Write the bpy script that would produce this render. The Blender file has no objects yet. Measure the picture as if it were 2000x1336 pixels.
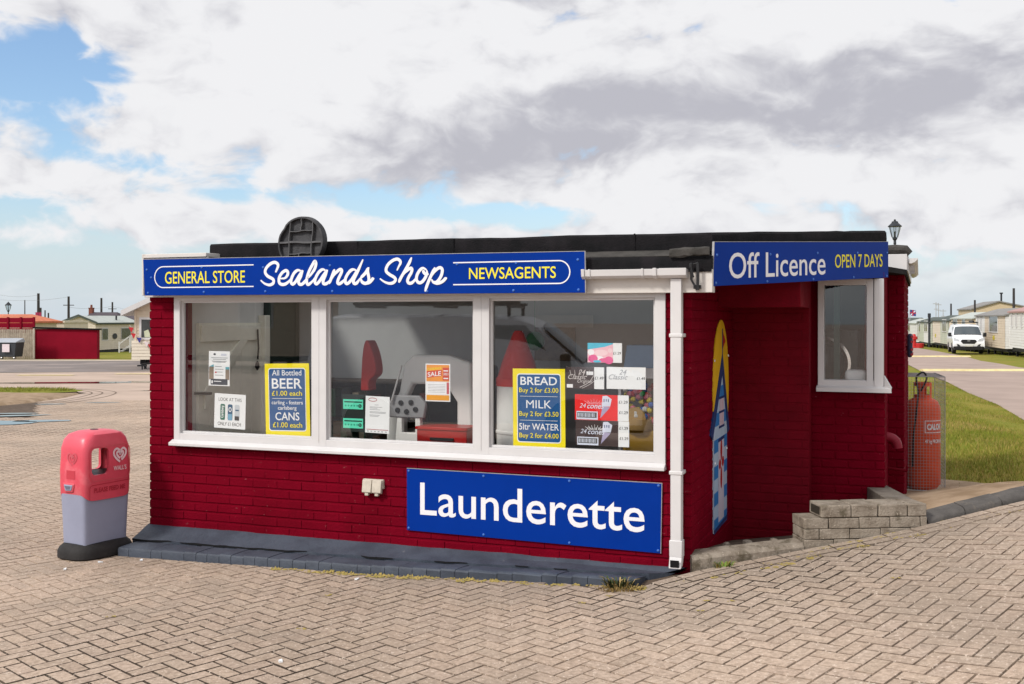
import bpy, math, random
from math import sin, cos, pi, radians, hypot, atan2, sqrt, exp
from mathutils import Vector, Matrix, noise
random.seed(11)
R = random.random
sc = bpy.context.scene
COL = sc.collection

# ---------------------------------------------------------------- camera
cd = bpy.data.cameras.new('camera')
cd.sensor_width = 36; cd.lens = 37.44; cd.shift_y = -0.0230
cd.clip_start = 0.1; cd.clip_end = 3000
cam = bpy.data.objects.new('camera', cd); COL.objects.link(cam)
cam.location = (0, 0, 1.9); cam.rotation_euler = (radians(90), 0, 0)
sc.camera = cam
# ---------------------------------------------------------------- colour management
sc.view_settings.view_transform = 'Standard'; sc.view_settings.look = 'None'
sc.view_settings.exposure = 0.29; sc.view_settings.gamma = 1
sc.cycles.use_denoising = True
sc.cycles.max_bounces = 8; sc.cycles.transparent_max_bounces = 16
# ---------------------------------------------------------------- sun and sky
SUN = Vector((-0.58, -0.47, 0.67)).normalized()
sl = bpy.data.lights.new('sun', 'SUN'); sl.energy = 2.3; sl.angle = radians(9); sl.color = (1, .955, .88)
so = bpy.data.objects.new('sun', sl); COL.objects.link(so)
so.rotation_euler = SUN.to_track_quat('Z', 'Y').to_euler(); so.location = (-6, -8, 14)

class NT:
    """tiny helper for node trees"""
    def __init__(s, tree): s.t = tree; s.n = tree.nodes; s.l = tree.links
    def node(s, typ, ins=None, **kw):
        n = s.n.new(typ)
        for k, v in kw.items(): setattr(n, k, v)
        for k, v in (ins or {}).items():
            if isinstance(v, bpy.types.NodeSocket): s.l.new(v, n.inputs[k])
            else: n.inputs[k].default_value = v
        return n
    def math(s, op, a, b=None, c=None, clamp=False):
        ins = {0: a}
        if b is not None: ins[1] = b
        if c is not None: ins[2] = c
        return s.node('ShaderNodeMath', ins, operation=op, use_clamp=clamp).outputs[0]
    def mix(s, f, a, b, mode='MIX'):
        n = s.node('ShaderNodeMix', data_type='RGBA', blend_type=mode)
        for k, v in ((0, f), (6, a), (7, b)):
            if isinstance(v, bpy.types.NodeSocket): s.l.new(v, n.inputs[k])
            else: n.inputs[k].default_value = v if k == 0 else (tuple(v) + (1,))[:4]
        return n.outputs[2]
    def noise(s, vec, scale, detail=4, rough=.55, dist=0):
        ins = {'Scale': scale, 'Detail': detail, 'Roughness': rough, 'Distortion': dist}
        if vec is not None: ins['Vector'] = vec
        return s.node('ShaderNodeTexNoise', ins).outputs['Fac']
    def ramp(s, f, a, b):
        return s.node('ShaderNodeMapRange', {0: f, 1: a, 2: b}, interpolation_type='SMOOTHSTEP').outputs[0]
    def scale(s, vec, x, y, z):
        return s.node('ShaderNodeMapping', {'Vector': vec, 'Scale': (x, y, z)}).outputs[0]

world = bpy.data.worlds.new('World'); sc.world = world; world.use_nodes = True
w = NT(world.node_tree); w.n.clear()
d = w.node('ShaderNodeTexCoord').outputs['Generated']
d = w.node('ShaderNodeVectorMath', {0: d}, operation='NORMALIZE').outputs[0]
sx = w.node('ShaderNodeSeparateXYZ', {0: d})
X, Y, Z = sx.outputs
az = w.math('ARCTAN2', X, Y)
sky = w.node('ShaderNodeTexSky', sky_type='NISHITA', sun_disc=False, sun_elevation=math.asin(SUN.z),
             sun_rotation=atan2(SUN.x, SUN.y) % (2 * pi), altitude=0, air_density=1.0, dust_density=1.2, ozone_density=1.0).outputs[0]
def mask(a, e, sa, se):      # a soft patch of the sky round azimuth a, height e
    u = w.math('DIVIDE', w.math('SUBTRACT', az, a), sa)
    v = w.math('DIVIDE', w.math('SUBTRACT', Z, e), se)
    q = w.math('ADD', w.math('MULTIPLY', u, u), w.math('MULTIPLY', v, v))
    return w.math('EXPONENT', w.math('MULTIPLY', q, -1))
def total(base, terms):
    for wgt, m in terms: base = w.math('MULTIPLY_ADD', mask(*m), wgt, base)
    return base
cv = w.scale(d, 1, 1, 1.75)
warp = w.node('ShaderNodeTexNoise', {'Vector': cv, 'Scale': 6., 'Detail': 3}).outputs['Color']
cv = w.node('ShaderNodeVectorMath', {0: w.node('ShaderNodeVectorMath', {0: warp, 1: (.5, .5, .5)}, operation='SUBTRACT').outputs[0], 1: (.10, .10, .10), 2: cv}, operation='MULTIPLY_ADD').outputs[0]
def puffy(vec):      # soft fractal noise crossed with rounded billows, for cauliflower edges
    n_ = w.noise(vec, 5.5, 9, .56)
    b_ = w.math('ABSOLUTE', w.math('MULTIPLY_ADD', w.noise(vec, 12., 5, .52), 2., -1.))
    return w.math('MULTIPLY_ADD', b_, -.46, w.math('MULTIPLY_ADD', n_, .80, .185))
cn = puffy(cv)
up = w.node('ShaderNodeVectorMath', {0: cv, 1: (-.010, -.006, .035)}, operation='ADD').outputs[0]
cn2 = puffy(up)
# az/elev of the photo's patches: az = atan((px-1000)/2080), z = (622-py)/2080 approx
cov = total(w.math('ADD', cn, .145), [
    (-.30, (-.40, .20, .07, .035)), (-.20, (-.33, .135, .09, .018)), (-.26, (-.45, .092, .13, .018)), (-.16, (-.26, .112, .06, .010)), (.16, (-.40, .125, .05, .012)), (.18, (-.28, .09, .12, .012)),
    (-.25, (-.02, .098, .10, .012)), (-.14, (.25, .10, .07, .012)), (-.34, (-.38, .046, .17, .020)), (-.2, (.40, .05, .12, .018)),
    (.22, (-.18, .235, .13, .05)), (.20, (.22, .20, .28, .05)), (.16, (-.40, .262, .07, .02)), (.14, (.10, .12, .13, .025)), (.10, (.33, .10, .10, .03))])
alpha = w.ramp(cov, .47, .62)
low = w.noise(w.node('ShaderNodeVectorMath', {0: cv, 1: (3.1, 1.7, .4)}, operation='ADD').outputs[0], 3.4, 6, .5)
drk = total(w.math('MULTIPLY_ADD', w.math('SUBTRACT', low, .5), .95, .27), [
    (.50, (.24, .19, .22, .036)), (.22, (.02, .17, .12, .03)), (.30, (.40, .195, .12, .035)), (.42, (-.03, .145, .09, .022)), (.34, (.185, .127, .035, .02)), (.34, (.05, .29, .10, .03)),
    (-.30, (-.22, .235, .12, .05)), (-.28, (.22, .265, .28, .022)), (-.24, (.12, .115, .14, .022)), (-.22, (-.22, .105, .10, .015)), (.12, (-.3, .11, .2, .012))])
relief = w.math('SUBTRACT', cn2, cn)
drk = w.math('MULTIPLY_ADD', relief, 2.0, drk)
drk = w.ramp(drk, .12, .95)
glow = w.math('POWER', w.math('MAXIMUM', w.node('ShaderNodeVectorMath', {0: d, 1: SUN}, operation='DOT_PRODUCT').outputs['Value'], 0), 3.0)
overhead = w.ramp(Z, .25, .8)
bright = w.math('ADD', w.math('MULTIPLY_ADD', glow, .75, 1.0), w.math('MULTIPLY', overhead, .12))
ccol = w.mix(drk, (7.2, 7.2, 7.35), (4.2, 4.2, 4.65))
ccol = w.node('ShaderNodeVectorMath', {0: ccol, 'Scale': bright}, operation='SCALE').outputs[0]
skyb = w.mix(1.0, sky, (1.2, 1.33, 1.45), 'MULTIPLY')
hz = w.ramp(Z, .14, .0)
skyb = w.mix(w.math('MULTIPLY', hz, .85), skyb, (5.5, 6.15, 6.75))
full = w.mix(w.math('MULTIPLY', alpha, w.ramp(Z, -.005, .07)), skyb, ccol)
bg = w.node('ShaderNodeBackground', {'Color': full, 'Strength': .1})
w.node('ShaderNodeOutputWorld', {'Surface': bg.outputs[0]})

# ---------------------------------------------------------------- materials
def lin(r, g, b):
    f = lambda c: (c / 255 / 12.92) if c / 255 <= .04045 else ((c / 255 + .055) / 1.055) ** 2.4
    return (f(r), f(g), f(b))
def mat(name, col, rough=.6, var=.12, vscale=6., bump=0., bscale=40., metal=0., col2=None, spec=.25, coords='Object', attr=None, stain=None, coat=0., speck=None):
    m = bpy.data.materials.new(name); m.use_nodes = True
    t = NT(m.node_tree); b = t.n['Principled BSDF']
    tc = t.node('ShaderNodeTexCoord').outputs[coords]
    c2 = col2 or tuple(c * (1 - var) for c in col)
    f = t.ramp(t.noise(tc, vscale, 6, .6), .35, .68)
    c = t.mix(f, col, c2)
    if attr:
        a = t.node('ShaderNodeVertexColor', layer_name=attr).outputs[0]
        c = t.mix(1.0, c, a, 'MULTIPLY')
    if stain:      # (colour, scale, threshold, amount): blotches of dirt or wear
        sf = t.ramp(t.noise(tc, stain[1], 8, .62), stain[2], stain[2] + .13)
        c = t.mix(t.math('MULTIPLY', sf, stain[3]), c, stain[0])
    if speck:      # fine aggregate: (colour, scale, threshold, amount)
        c = t.mix(t.math('MULTIPLY', t.ramp(t.noise(tc, speck[1], 3, .7), speck[2], speck[2] + .1), speck[3]), c, speck[0])
    t.l.new(c, b.inputs['Base Color'])
    rr = t.math('MULTIPLY_ADD', t.noise(tc, vscale * 3, 4), .2, rough - .1, clamp=True)
    t.l.new(rr, b.inputs['Roughness'])
    b.inputs['Metallic'].default_value = metal
    b.inputs['Specular IOR Level'].default_value = spec
    b.inputs['Coat Weight'].default_value = coat
    if bump:
        bn = t.node('ShaderNodeBump', {'Strength': bump, 'Distance': .01, 'Height': t.noise(tc, bscale, 6, .6)})
        t.l.new(bn.outputs[0], b.inputs['Normal'])
    return m
def glass(name, tint=(.975, .985, .98), refl=1.0):
    m = bpy.data.materials.new(name); m.use_nodes = True
    t = NT(m.node_tree); t.n.clear()
    fc = t.node('ShaderNodeLayerWeight', {'Blend': .5}).outputs['Facing']
    fr = t.math('MULTIPLY', t.math('MULTIPLY_ADD', t.math('POWER', fc, 4.), .85, .095), refl, clamp=True)
    tr = t.node('ShaderNodeBsdfTransparent', {'Color': tint + (1,)})
    gl = t.node('ShaderNodeBsdfGlossy', {'Roughness': .01, 'Color': (.95, .97, 1, 1)})
    mx = t.node('ShaderNodeMixShader', {0: fr, 1: tr.outputs[0], 2: gl.outputs[0]})
    t.node('ShaderNodeOutputMaterial', {'Surface': mx.outputs[0]})
    return m

BRICK_RED = mat('painted brick red', (.160, .0022, .0115), .7, .16, 3.0, .5, 55, stain=((.115, .002, .008), 1.6, .52, .6), spec=.015, speck=((.34, .13, .14), 26, .67, .6))
RED_DRY = mat('red masonry paint', (.165, .0026, .0105), .7, .2, 5, .3, 60, spec=.08)
RED_FAR = mat('far red paint', (.235, .005, .020), .8, .15, .8, .1, 30, spec=.08)
WHITE = mat('white plastic', (.60, .585, .585), .35, .06, 4, 0, 40, stain=((.45, .40, .33), 9, .66, .5))
WHITE_OLD = mat('stained white board', (.62, .585, .55), .5, .1, 3, .1, 30, stain=((.30, .24, .18), 5, .62, .6))
BLUE = mat('blue sign panel', (.0012, .031, .26), .32, .12, 1.2, 0, 40, spec=.06)
SIGN_WHITE = mat('white sign vinyl', (.78, .77, .80), .5, .03, 4)
SIGN_YELLOW = mat('yellow sign vinyl', (.80, .70, .035), .5, .05, 4)
BOLT = mat('blue bolt cap', (.06, .16, .5), .4, .1, 4)
FELT = mat('black roofing felt', (.007, .007, .008), .8, .4, 7, .6, 90, col2=(.014, .012, .014), spec=.12)
FELT_GREY = mat('weathered roofing felt', (.065, .06, .055), .9, .4, 9, .8, 60)
BLACK = mat('black plastic', (.018, .018, .02), .5, .2, 8, .1, 60)
DISC = mat('weathered black plastic', (.055, .055, .06), .65, .35, 9, .3, 70, col2=(.025, .025, .028))
SLATE = mat('slate grey paint', (.062, .074, .098), .55, .3, 4, .5, 35, stain=((.42, .40, .38), 14, .66, .6), col2=(.042, .05, .068))
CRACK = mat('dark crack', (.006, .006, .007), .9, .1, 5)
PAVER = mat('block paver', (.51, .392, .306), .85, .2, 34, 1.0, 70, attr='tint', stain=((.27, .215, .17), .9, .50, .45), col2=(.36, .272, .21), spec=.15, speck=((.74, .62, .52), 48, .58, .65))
JOINT = mat('paving joint sand', (.12, .085, .062), .95, .4, 12, .6, 80)
PAVE_FAR = mat('trodden paving', (.45, .345, .28), .85, .2, .6, .4, 20, coords='Object', stain=((.20, .15, .12), .5, .6, .5))
TARMAC = mat('worn tarmac', (.205, .175, .165), .85, .2, .5, .5, 25, stain=((.34, .28, .25), .22, .52, .6))
ROAD = mat('pale pink tarmac', (.36, .275, .235), .85, .15, .6, .5, 25, stain=((.26, .20, .17), .35, .55, .6))
CONC = mat('concrete block', (.31, .265, .215), .95, .35, 9, 1.0, 60, col2=(.19, .155, .12), stain=((.075, .06, .035), 6, .53, .75), speck=((.55, .48, .40), 70, .6, .7))
CONC_PALE = mat('concrete strip', (.46, .39, .31), .9, .2, .8, .4, 20)
SOIL = mat('dry soil', (.24, .165, .10), .95, .4, 4, 1.0, 25, col2=(.36, .26, .175), stain=((.10, .065, .04), 3, .58, .6))
TURF = mat('mown turf', (.155, .175, .022), .95, .3, .7, .8, 30, col2=(.23, .19, .035), stain=((.30, .22, .07), .35, .57, .6), spec=.1)
BLADE = mat('grass blades', (1, 1, 1), .7, .05, 3, attr='tint')
GLASS = glass('shop window glass')
FARGLASS = mat('dim window glass', (.06, .07, .075), .12, .5, 2, spec=.8)
WATER = mat('puddle water', (.05, .045, .04), .03, .1, 3, spec=.9)
YELLOW_LINE = mat('yellow road paint', (.72, .59, .30), .8, .25, 3)
GALV = mat('galvanised wire', (.42, .41, .41), .5, .2, 20, metal=.2)
ORANGE = mat('orange bottle paint', (.74, .095, .038), .5, .15, 6, stain=((.35, .05, .02), 5, .6, .5))
CREAM = mat('cream siding', (.62, .52, .40), .6, .08, 2)
CREAM_PALE = mat('pale cream siding', (.68, .60, .49), .6, .08, 2)
SIDING_WHITE = mat('white siding', (.70, .69, .67), .55, .06, 2)
WOOD = mat('grey weathered timber', (.40, .33, .26), .85, .3, 3, .3, 30)
POLE = mat('dark timber pole', (.05, .045, .045), .9, .2, 5)
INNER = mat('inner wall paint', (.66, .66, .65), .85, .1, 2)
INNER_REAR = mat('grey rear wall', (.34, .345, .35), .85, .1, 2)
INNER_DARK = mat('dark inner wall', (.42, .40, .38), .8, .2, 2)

# ---------------------------------------------------------------- mesh building
class Frame:
    def __init__(s, loc, rz): s.loc = Vector(loc); s.rz = rz; s.m = Matrix.Translation(s.loc) @ Matrix.Rotation(rz, 4, 'Z')
WORLD = Frame((0, 0, 0), 0)
SHOP = Frame((-3.02, 8.91, 0), atan2(-2080, 5430))      # x along the shop front, y into the shop, z up
META = {}
def tag(o, label=None, cat=None, group=None, kind=None):
    if label: o['label'] = label
    if cat: o['category'] = cat
    if group: o['group'] = group
    if kind: o['kind'] = kind
    return o
def put(o, fr, org):
    o.location = fr.m @ Vector(org); o.rotation_euler = (0, 0, fr.rz); META[o.name] = (fr, Vector(org))
def thing(name, label, cat, fr=WORLD, org=(0, 0, 0), group=None):
    o = bpy.data.objects.new(name, None); COL.objects.link(o); o.empty_display_size = .2
    put(o, fr, org); return tag(o, label, cat, group)

class MB:
    def __init__(s): s.v = []; s.f = []; s.m = []; s.col = None; s.k = 0
    def add(s, vs, fs, m=0, col=None):
        b = len(s.v); s.v += [tuple(v) for v in vs]
        for f in fs: s.f.append(tuple(b + i for i in f)); s.m.append(m)
        if col is not None:
            if s.col is None: s.col = []
            s.col += [col] * len(fs)
        return s
    def box(s, x0, x1, y0, y1, z0, z1, m=0):
        v = [(x, y, z) for z in (z0, z1) for y in (y0, y1) for x in (x0, x1)]
        return s.add(v, [(0, 2, 3, 1), (4, 5, 7, 6), (0, 1, 5, 4), (2, 6, 7, 3), (0, 4, 6, 2), (1, 3, 7, 5)], m)
    def hexa(s, p, m=0):      # 8 points: bottom ring then top ring
        return s.add(p, [(3, 2, 1, 0), (4, 5, 6, 7), (0, 1, 5, 4), (1, 2, 6, 5), (2, 3, 7, 6), (3, 0, 4, 7)], m)
    def quad(s, a, b, c, d, m=0): return s.add([a, b, c, d], [(0, 1, 2, 3)], m)
    def slab(s, pts, z0, z1, m=0):     # plan polygon between two heights (numbers or functions)
        n = len(pts); g = lambda z, p: z(p[0], p[1]) if callable(z) else z
        v = [(p[0], p[1], g(z0, p)) for p in pts] + [(p[0], p[1], g(z1, p)) for p in pts]
        f = [tuple(range(n - 1, -1, -1)), tuple(range(n, 2 * n))] + [(i, (i + 1) % n, n + (i + 1) % n, n + i) for i in range(n)]
        return s.add(v, f, m)
    def plate(s, pts, y0, y1, m=0):    # outline in x,z with thickness in y
        n = len(pts); v = [(p[0], y0, p[1]) for p in pts] + [(p[0], y1, p[1]) for p in pts]
        f = [tuple(range(n)), tuple(range(2 * n - 1, n - 1, -1))] + [((i + 1) % n, i, n + i, n + (i + 1) % n) for i in range(n)]
        return s.add(v, f, m)
    def rod(s, a, b, r0, r1=None, n=8, m=0, cap=True):
        a = Vector(a); b = Vector(b); r1 = r0 if r1 is None else r1
        d = (b - a).normalized(); u = d.orthogonal().normalized(); w = d.cross(u)
        v = []
        for c, r in ((a, r0), (b, r1)):
            v += [c + u * (r * cos(2 * pi * i / n)) + w * (r * sin(2 * pi * i / n)) for i in range(n)]
        f = [(i, (i + 1) % n, n + (i + 1) % n, n + i) for i in range(n)]
        if cap: f += [tuple(range(n - 1, -1, -1)), tuple(range(n, 2 * n))]
        return s.add(v, f, m)
    def pipe(s, pts, r, n=8, m=0):
        pts = [Vector(p) for p in pts]; v = []; k = len(pts); u = None
        for i, p in enumerate(pts):
            d = (pts[min(i + 1, k - 1)] - pts[max(i - 1, 0)]).normalized()
            u = d.orthogonal().normalized() if u is None else (u - d * u.dot(d)).normalized()
            w = d.cross(u); rr = r[i] if isinstance(r, (list, tuple)) else r
            v += [p + u * (rr * cos(2 * pi * j / n)) + w * (rr * sin(2 * pi * j / n)) for j in range(n)]
        f = [(i * n + j, i * n + (j + 1) % n, (i + 1) * n + (j + 1) % n, (i + 1) * n + j) for i in range(k - 1) for j in range(n)]
        f += [tuple(range(n - 1, -1, -1)), tuple(range((k - 1) * n, k * n))]
        return s.add(v, f, m)
    def lathe(s, prof, c=(0, 0, 0), n=24, m=0):   # (radius, height) pairs
        v = []; k = len(prof)
        for r, z in prof: v += [(c[0] + r * cos(2 * pi * i / n), c[1] + r * sin(2 * pi * i / n), c[2] + z) for i in range(n)]
        f = [(i * n + j, i * n + (j + 1) % n, (i + 1) * n + (j + 1) % n, (i + 1) * n + j) for i in range(k - 1) for j in range(n)]
        f += [tuple(range(n - 1, -1, -1)), tuple(range((k - 1) * n, k * n))]
        return s.add(v, f, m)
    def loft(s, rings, m=0, caps=True):
        n = len(rings[0]); v = [p for r in rings for p in r]
        f = [(i * n + j, i * n + (j + 1) % n, (i + 1) * n + (j + 1) % n, (i + 1) * n + j) for i in range(len(rings) - 1) for j in range(n)]
        if caps: f += [tuple(range(n - 1, -1, -1)), tuple(range((len(rings) - 1) * n, len(rings) * n))]
        return s.add(v, f, m)
    def stroke(s, pts, wd, y, m=0, th=.0015):     # flat brush line in the x,z plane with a little thickness
        s.k += 1; y = y - .00012 * s.k
        n = len(pts); L = []; Rr = []
        for i, p in enumerate(pts):
            a = pts[max(i - 1, 0)]; b = pts[min(i + 1, n - 1)]
            dx, dz = b[0] - a[0], b[1] - a[1]; q = hypot(dx, dz) or 1
            h = (wd(i / (n - 1)) if callable(wd) else wd) / 2
            L.append((p[0] - dz / q * h, y - th, p[1] + dx / q * h)); Rr.append((p[0] + dz / q * h, y - th, p[1] - dx / q * h))
        v = L + Rr
        return s.add(v, [(i, i + 1, n + i + 1, n + i) for i in range(n - 1)], m)
    def obj(s, name, mats, parent=None, fr=WORLD, org=(0, 0, 0), sharp=32, bevel=0, attr=None):
        if not isinstance(mats, (list, tuple)): mats = [mats]
        if parent is not None: fr, org = META[parent.name]
        org = Vector(org)
        me = bpy.data.meshes.new(name)
        me.from_pydata([(v[0] - org.x, v[1] - org.y, v[2] - org.z) for v in s.v], [], s.f)
        for mm in mats: me.materials.append(mm)
        me.polygons.foreach_set('material_index', s.m)
        if s.col is not None:
            a = me.color_attributes.new('tint', 'BYTE_COLOR', 'CORNER'); buf = []
            for p, c in zip(me.polygons, s.col):
                for _ in range(p.loop_total): buf += [c[0], c[1], c[2], 1.0]
            a.data.foreach_set('color', buf)
        me.shade_smooth(); me.set_sharp_from_angle(angle=radians(sharp)); me.update()
        o = bpy.data.objects.new(name, me); COL.objects.link(o)
        if parent is not None: o.parent = parent; META[o.name] = (fr, org)
        else: put(o, fr, org)
        if bevel:
            b = o.modifiers.new('bevel', 'BEVEL'); b.width = bevel; b.segments = 2; b.limit_method = 'ANGLE'; b.angle_limit = radians(40)
        return o
def bake(o):
    """apply an object's modifiers"""
    dg = bpy.context.evaluated_depsgraph_get(); dg.update()
    me = bpy.data.meshes.new_from_object(o.evaluated_get(dg)); o.modifiers.clear(); o.data = me
def carve(o, mb, mats=None):
    """cut the shape in mb out of o"""
    c = mb.obj('cutter', o.data.materials[0]); c.matrix_world = o.matrix_world
    c.location = o.location; c.rotation_euler = o.rotation_euler
    if o.parent: c.parent = o.parent
    b = o.modifiers.new('cut', 'BOOLEAN'); b.operation = 'DIFFERENCE'; b.object = c; b.solver = 'EXACT'
    bpy.context.view_layer.update(); bake(o); bpy.data.objects.remove(c)
    o.data.set_sharp_from_angle(angle=radians(35))
def smooth(pts, n=6, closed=False):
    """Catmull-Rom curve through 2-D or 3-D points"""
    out = []; k = len(pts)
    for i in range(k - 1 if not closed else k):
        P = [pts[j % k] if closed else pts[min(max(j, 0), k - 1)] for j in (i - 1, i, i + 1, i + 2)]
        for q in range(n):
            t = q / n
            out.append(tuple(.5 * (2 * b + (c - a) * t + (2 * a - 5 * b + 4 * c - d_) * t * t + (3 * b - a - 3 * c + d_) * t ** 3) for a, b, c, d_ in zip(*P)))
    if not closed: out.append(tuple(pts[-1]))
    return out
def ell(cx, cz, rx, rz, a0=0, a1=360, n=24):
    return [(cx + rx * cos(radians(a0 + (a1 - a0) * i / n)), cz + rz * sin(radians(a0 + (a1 - a0) * i / n))) for i in range(n + (0 if abs(a1 - a0) == 360 else 1))]
def rrect(x0, x1, z0, z1, r, n=5):
    p = []
    for cx, cz, a in ((x1 - r, z1 - r, 0), (x0 + r, z1 - r, 90), (x0 + r, z0 + r, 180), (x1 - r, z0 + r, 270)):
        p += [(cx + r * cos(radians(a + 90 * i / n)), cz + r * sin(radians(a + 90 * i / n))) for i in range(n + 1)]
    return p
_tc = {}
def letters(body, bold=0., shear=0.):
    """built-in typeface as 2-D triangles, capital height 1"""
    key = (body, bold, shear)
    if key not in _tc:
        c = bpy.data.curves.new('t', 'FONT'); c.body = body; c.size = 1; c.offset = bold; c.shear = shear; c.resolution_u = 4
        o = bpy.data.objects.new('t', c); me = o.to_mesh()
        vs = [(v.co.x / .68, v.co.y / .68) for v in me.vertices]; fs = [tuple(p.vertices) for p in me.polygons]
        o.to_mesh_clear(); bpy.data.objects.remove(o); bpy.data.curves.remove(c)
        x0 = min(v[0] for v in vs); x1 = max(v[0] for v in vs)
        _tc[key] = ([(v[0] - x0, v[1]) for v in vs], fs, x1 - x0)
    return _tc[key]
def text(mb, body, x, z, h, y, width=None, m=0, bold=0., align='l', shear=0., rise=0., th=0.):
    vs, fs, L = letters(body, bold, shear)
    kx = h if width is None else width / L
    off = {'l': 0, 'c': -.5, 'r': -1}[align] * L * kx
    P = [(x + off + v[0] * kx, y, z + v[1] * h + (off + v[0] * kx) * rise) for v in vs]
    mb.add(P, fs, m)

# ---------------------------------------------------------------- terrain
def interp(x, tab):
    if x <= tab[0][0]: return tab[0][1]
    for (a, p), (b, q) in zip(tab, tab[1:]):
        if x <= b: return p + (q - p) * (x - a) / (b - a)
    return tab[-1][1]
def sstep(a, b, x):
    t = min(1, max(0, (x - a) / (b - a))); return t * t * (3 - 2 * t)
RAMP = [(-3.1, 0), (-1, .05), (.85, .135), (2.06, .27), (2.91, .41), (3.75, .565), (5, .72), (7, .82), (60, .82)]
ROADX = [(10, 8.8), (14, 9.2), (17, 9.4), (21.2, 10.2), (25.2, 11.5), (29.4, 12.6), (34.4, 14.1), (40.4, 15.7)]
def h(x, y):
    w_ = sstep(-2, 6, x)
    dl = -.016 * max(0, y - 20) + .0035 * max(0, y - 110)
    dr = -.10 * sstep(8, 12.5, y) - .003 * max(0, y - 12.5) - .010 * max(0, min(y, 130) - 50)
    k = 1 - sstep(7.9, 12, y)
    if 10 < y < 36 and 3 < x < 18: dr += .20 * sstep(10, 13, y) * sstep(36, 26, y) * exp(-((x - interp(y, ROADX) + 1.9) / .95) ** 2)
    return interp(x, RAMP) * k * (1 - .5 * sstep(6, 14, x)) + dl * (1 - w_) + dr * w_
KERB = [(.2, 7.25), (.62, 7.12), (.86, 7.03), (1.24, 7.23), (2.06, 7.50), (2.91, 7.60), (3.75, 7.80), (4.8, 8.2), (6, 8.9), (8, 10.6), (12, 15)]
def kerb_y(x): return interp(x, KERB)
def struct(o): o['kind'] = 'structure'; return o
def sheet(name, L, Rt, nu, nv, m, dz=0., zf=None):
    """ground surface between two border lines, draped on the terrain"""
    def at(P, t):
        q = t * (len(P) - 1); i = min(int(q), len(P) - 2); f = q - i
        return (P[i][0] + (P[i + 1][0] - P[i][0]) * f, P[i][1] + (P[i + 1][1] - P[i][1]) * f)
    v = []; f = []
    for j in range(nv + 1):
        a = at(L, j / nv); b = at(Rt, j / nv)
        for i in range(nu + 1):
            x = a[0] + (b[0] - a[0]) * i / nu; y = a[1] + (b[1] - a[1]) * i / nu
            v.append((x, y, (zf or h)(x, y) + dz))
    for j in range(nv):
        for i in range(nu):
            q = j * (nu + 1) + i; f.append((q, q + 1, q + nu + 2, q + nu + 1))
    return struct(MB().add(v, f).obj(name, m))

# base ground: everything stands on it and it runs to the horizon
xs = [-900, -400, -200, -120, -80, -60] + [-50 + 1.5 * i for i in range(74)] + [65, 90, 130, 250, 500, 900]
ys = [-300, -60, -20, -8, 0] + [2 + 1. * i for i in range(40)] + [42 + 4 * i for i in range(30)] + [170, 220, 300, 500, 900, 1500]
def under_shop(x, y):      # the ground is dug out below the shop and its entrance
    q = SHOP.m.inverted() @ Vector((x, y, 0))
    return .5 if -.2 < q.y < 6.6 and .2 < q.x < 5.8 and y > kerb_y(x) + .1 else 0
ys = sorted(set(ys + [7 + .25 * i for i in range(40)])); xs = sorted(set(xs + [-3 + .25 * i for i in range(40)]))
v = [(x, y, h(x, y) - .03 - under_shop(x, y)) for y in ys for x in xs]; n = len(xs)
f = [(j * n + i, j * n + i + 1, (j + 1) * n + i + 1, (j + 1) * n + i) for j in range(len(ys) - 1) for i in range(n - 1)]
struct(MB().add(v, f).obj('ground', TURF))

# herringbone block paving, each block a small chamfered piece of one surface
def in_view(x, y, m=.5):
    return y > 2.4 and abs(x) < (.481 + m) * y + .3
def paved(x, y):
    if y > 26 and True: return False
    if x > .2: return y < kerb_y(x) - .02
    if x > -3.0: return y < 9.0 - .36 * (x + 3.0)
    if y > 20.5 and x < -9.2 + (y - 20.5) * -.42: return False
    return True
pv = MB(); q2 = sqrt(.5)
def block(cx, cy, ang, lx=.2, ly=.1, lift=0., shade=1.):
    dz = (noise.noise((cx * .9, cy * .9, 3)) * .006 + (R() - .5) * .003) + lift
    tx, ty = (R() - .5) * .012, (R() - .5) * .02
    ca, sa = cos(ang), sin(ang); vs = []
    for ins, dep in ((.0012, -.009), (.0066, 0.)):
        for ux, uy in ((-1, -1), (1, -1), (1, 1), (-1, 1)):
            a, b = ux * (lx / 2 - ins), uy * (ly / 2 - ins)
            x, y = cx + a * ca - b * sa, cy + a * sa + b * ca
            vs.append((x, y, h(x, y) + dz + dep + a * tx + b * ty))
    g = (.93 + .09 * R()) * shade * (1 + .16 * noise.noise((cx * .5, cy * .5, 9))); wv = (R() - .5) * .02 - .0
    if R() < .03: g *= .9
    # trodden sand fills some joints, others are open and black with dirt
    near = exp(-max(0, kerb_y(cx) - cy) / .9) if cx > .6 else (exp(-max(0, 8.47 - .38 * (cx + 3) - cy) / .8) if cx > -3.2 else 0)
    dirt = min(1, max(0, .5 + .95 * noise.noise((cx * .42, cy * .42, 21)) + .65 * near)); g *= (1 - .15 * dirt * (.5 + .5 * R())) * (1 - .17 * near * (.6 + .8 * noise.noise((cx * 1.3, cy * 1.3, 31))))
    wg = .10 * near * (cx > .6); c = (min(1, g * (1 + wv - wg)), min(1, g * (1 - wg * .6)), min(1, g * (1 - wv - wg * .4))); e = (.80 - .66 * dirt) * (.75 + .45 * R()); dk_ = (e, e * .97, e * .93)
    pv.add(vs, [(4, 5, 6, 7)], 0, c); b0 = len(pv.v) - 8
    for q in ((0, 1, 5, 4), (1, 2, 6, 5), (2, 3, 7, 6), (3, 0, 4, 7)): pv.f.append(tuple(b0 + i for i in q)); pv.m.append(0); pv.col.append(dk_)
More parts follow.
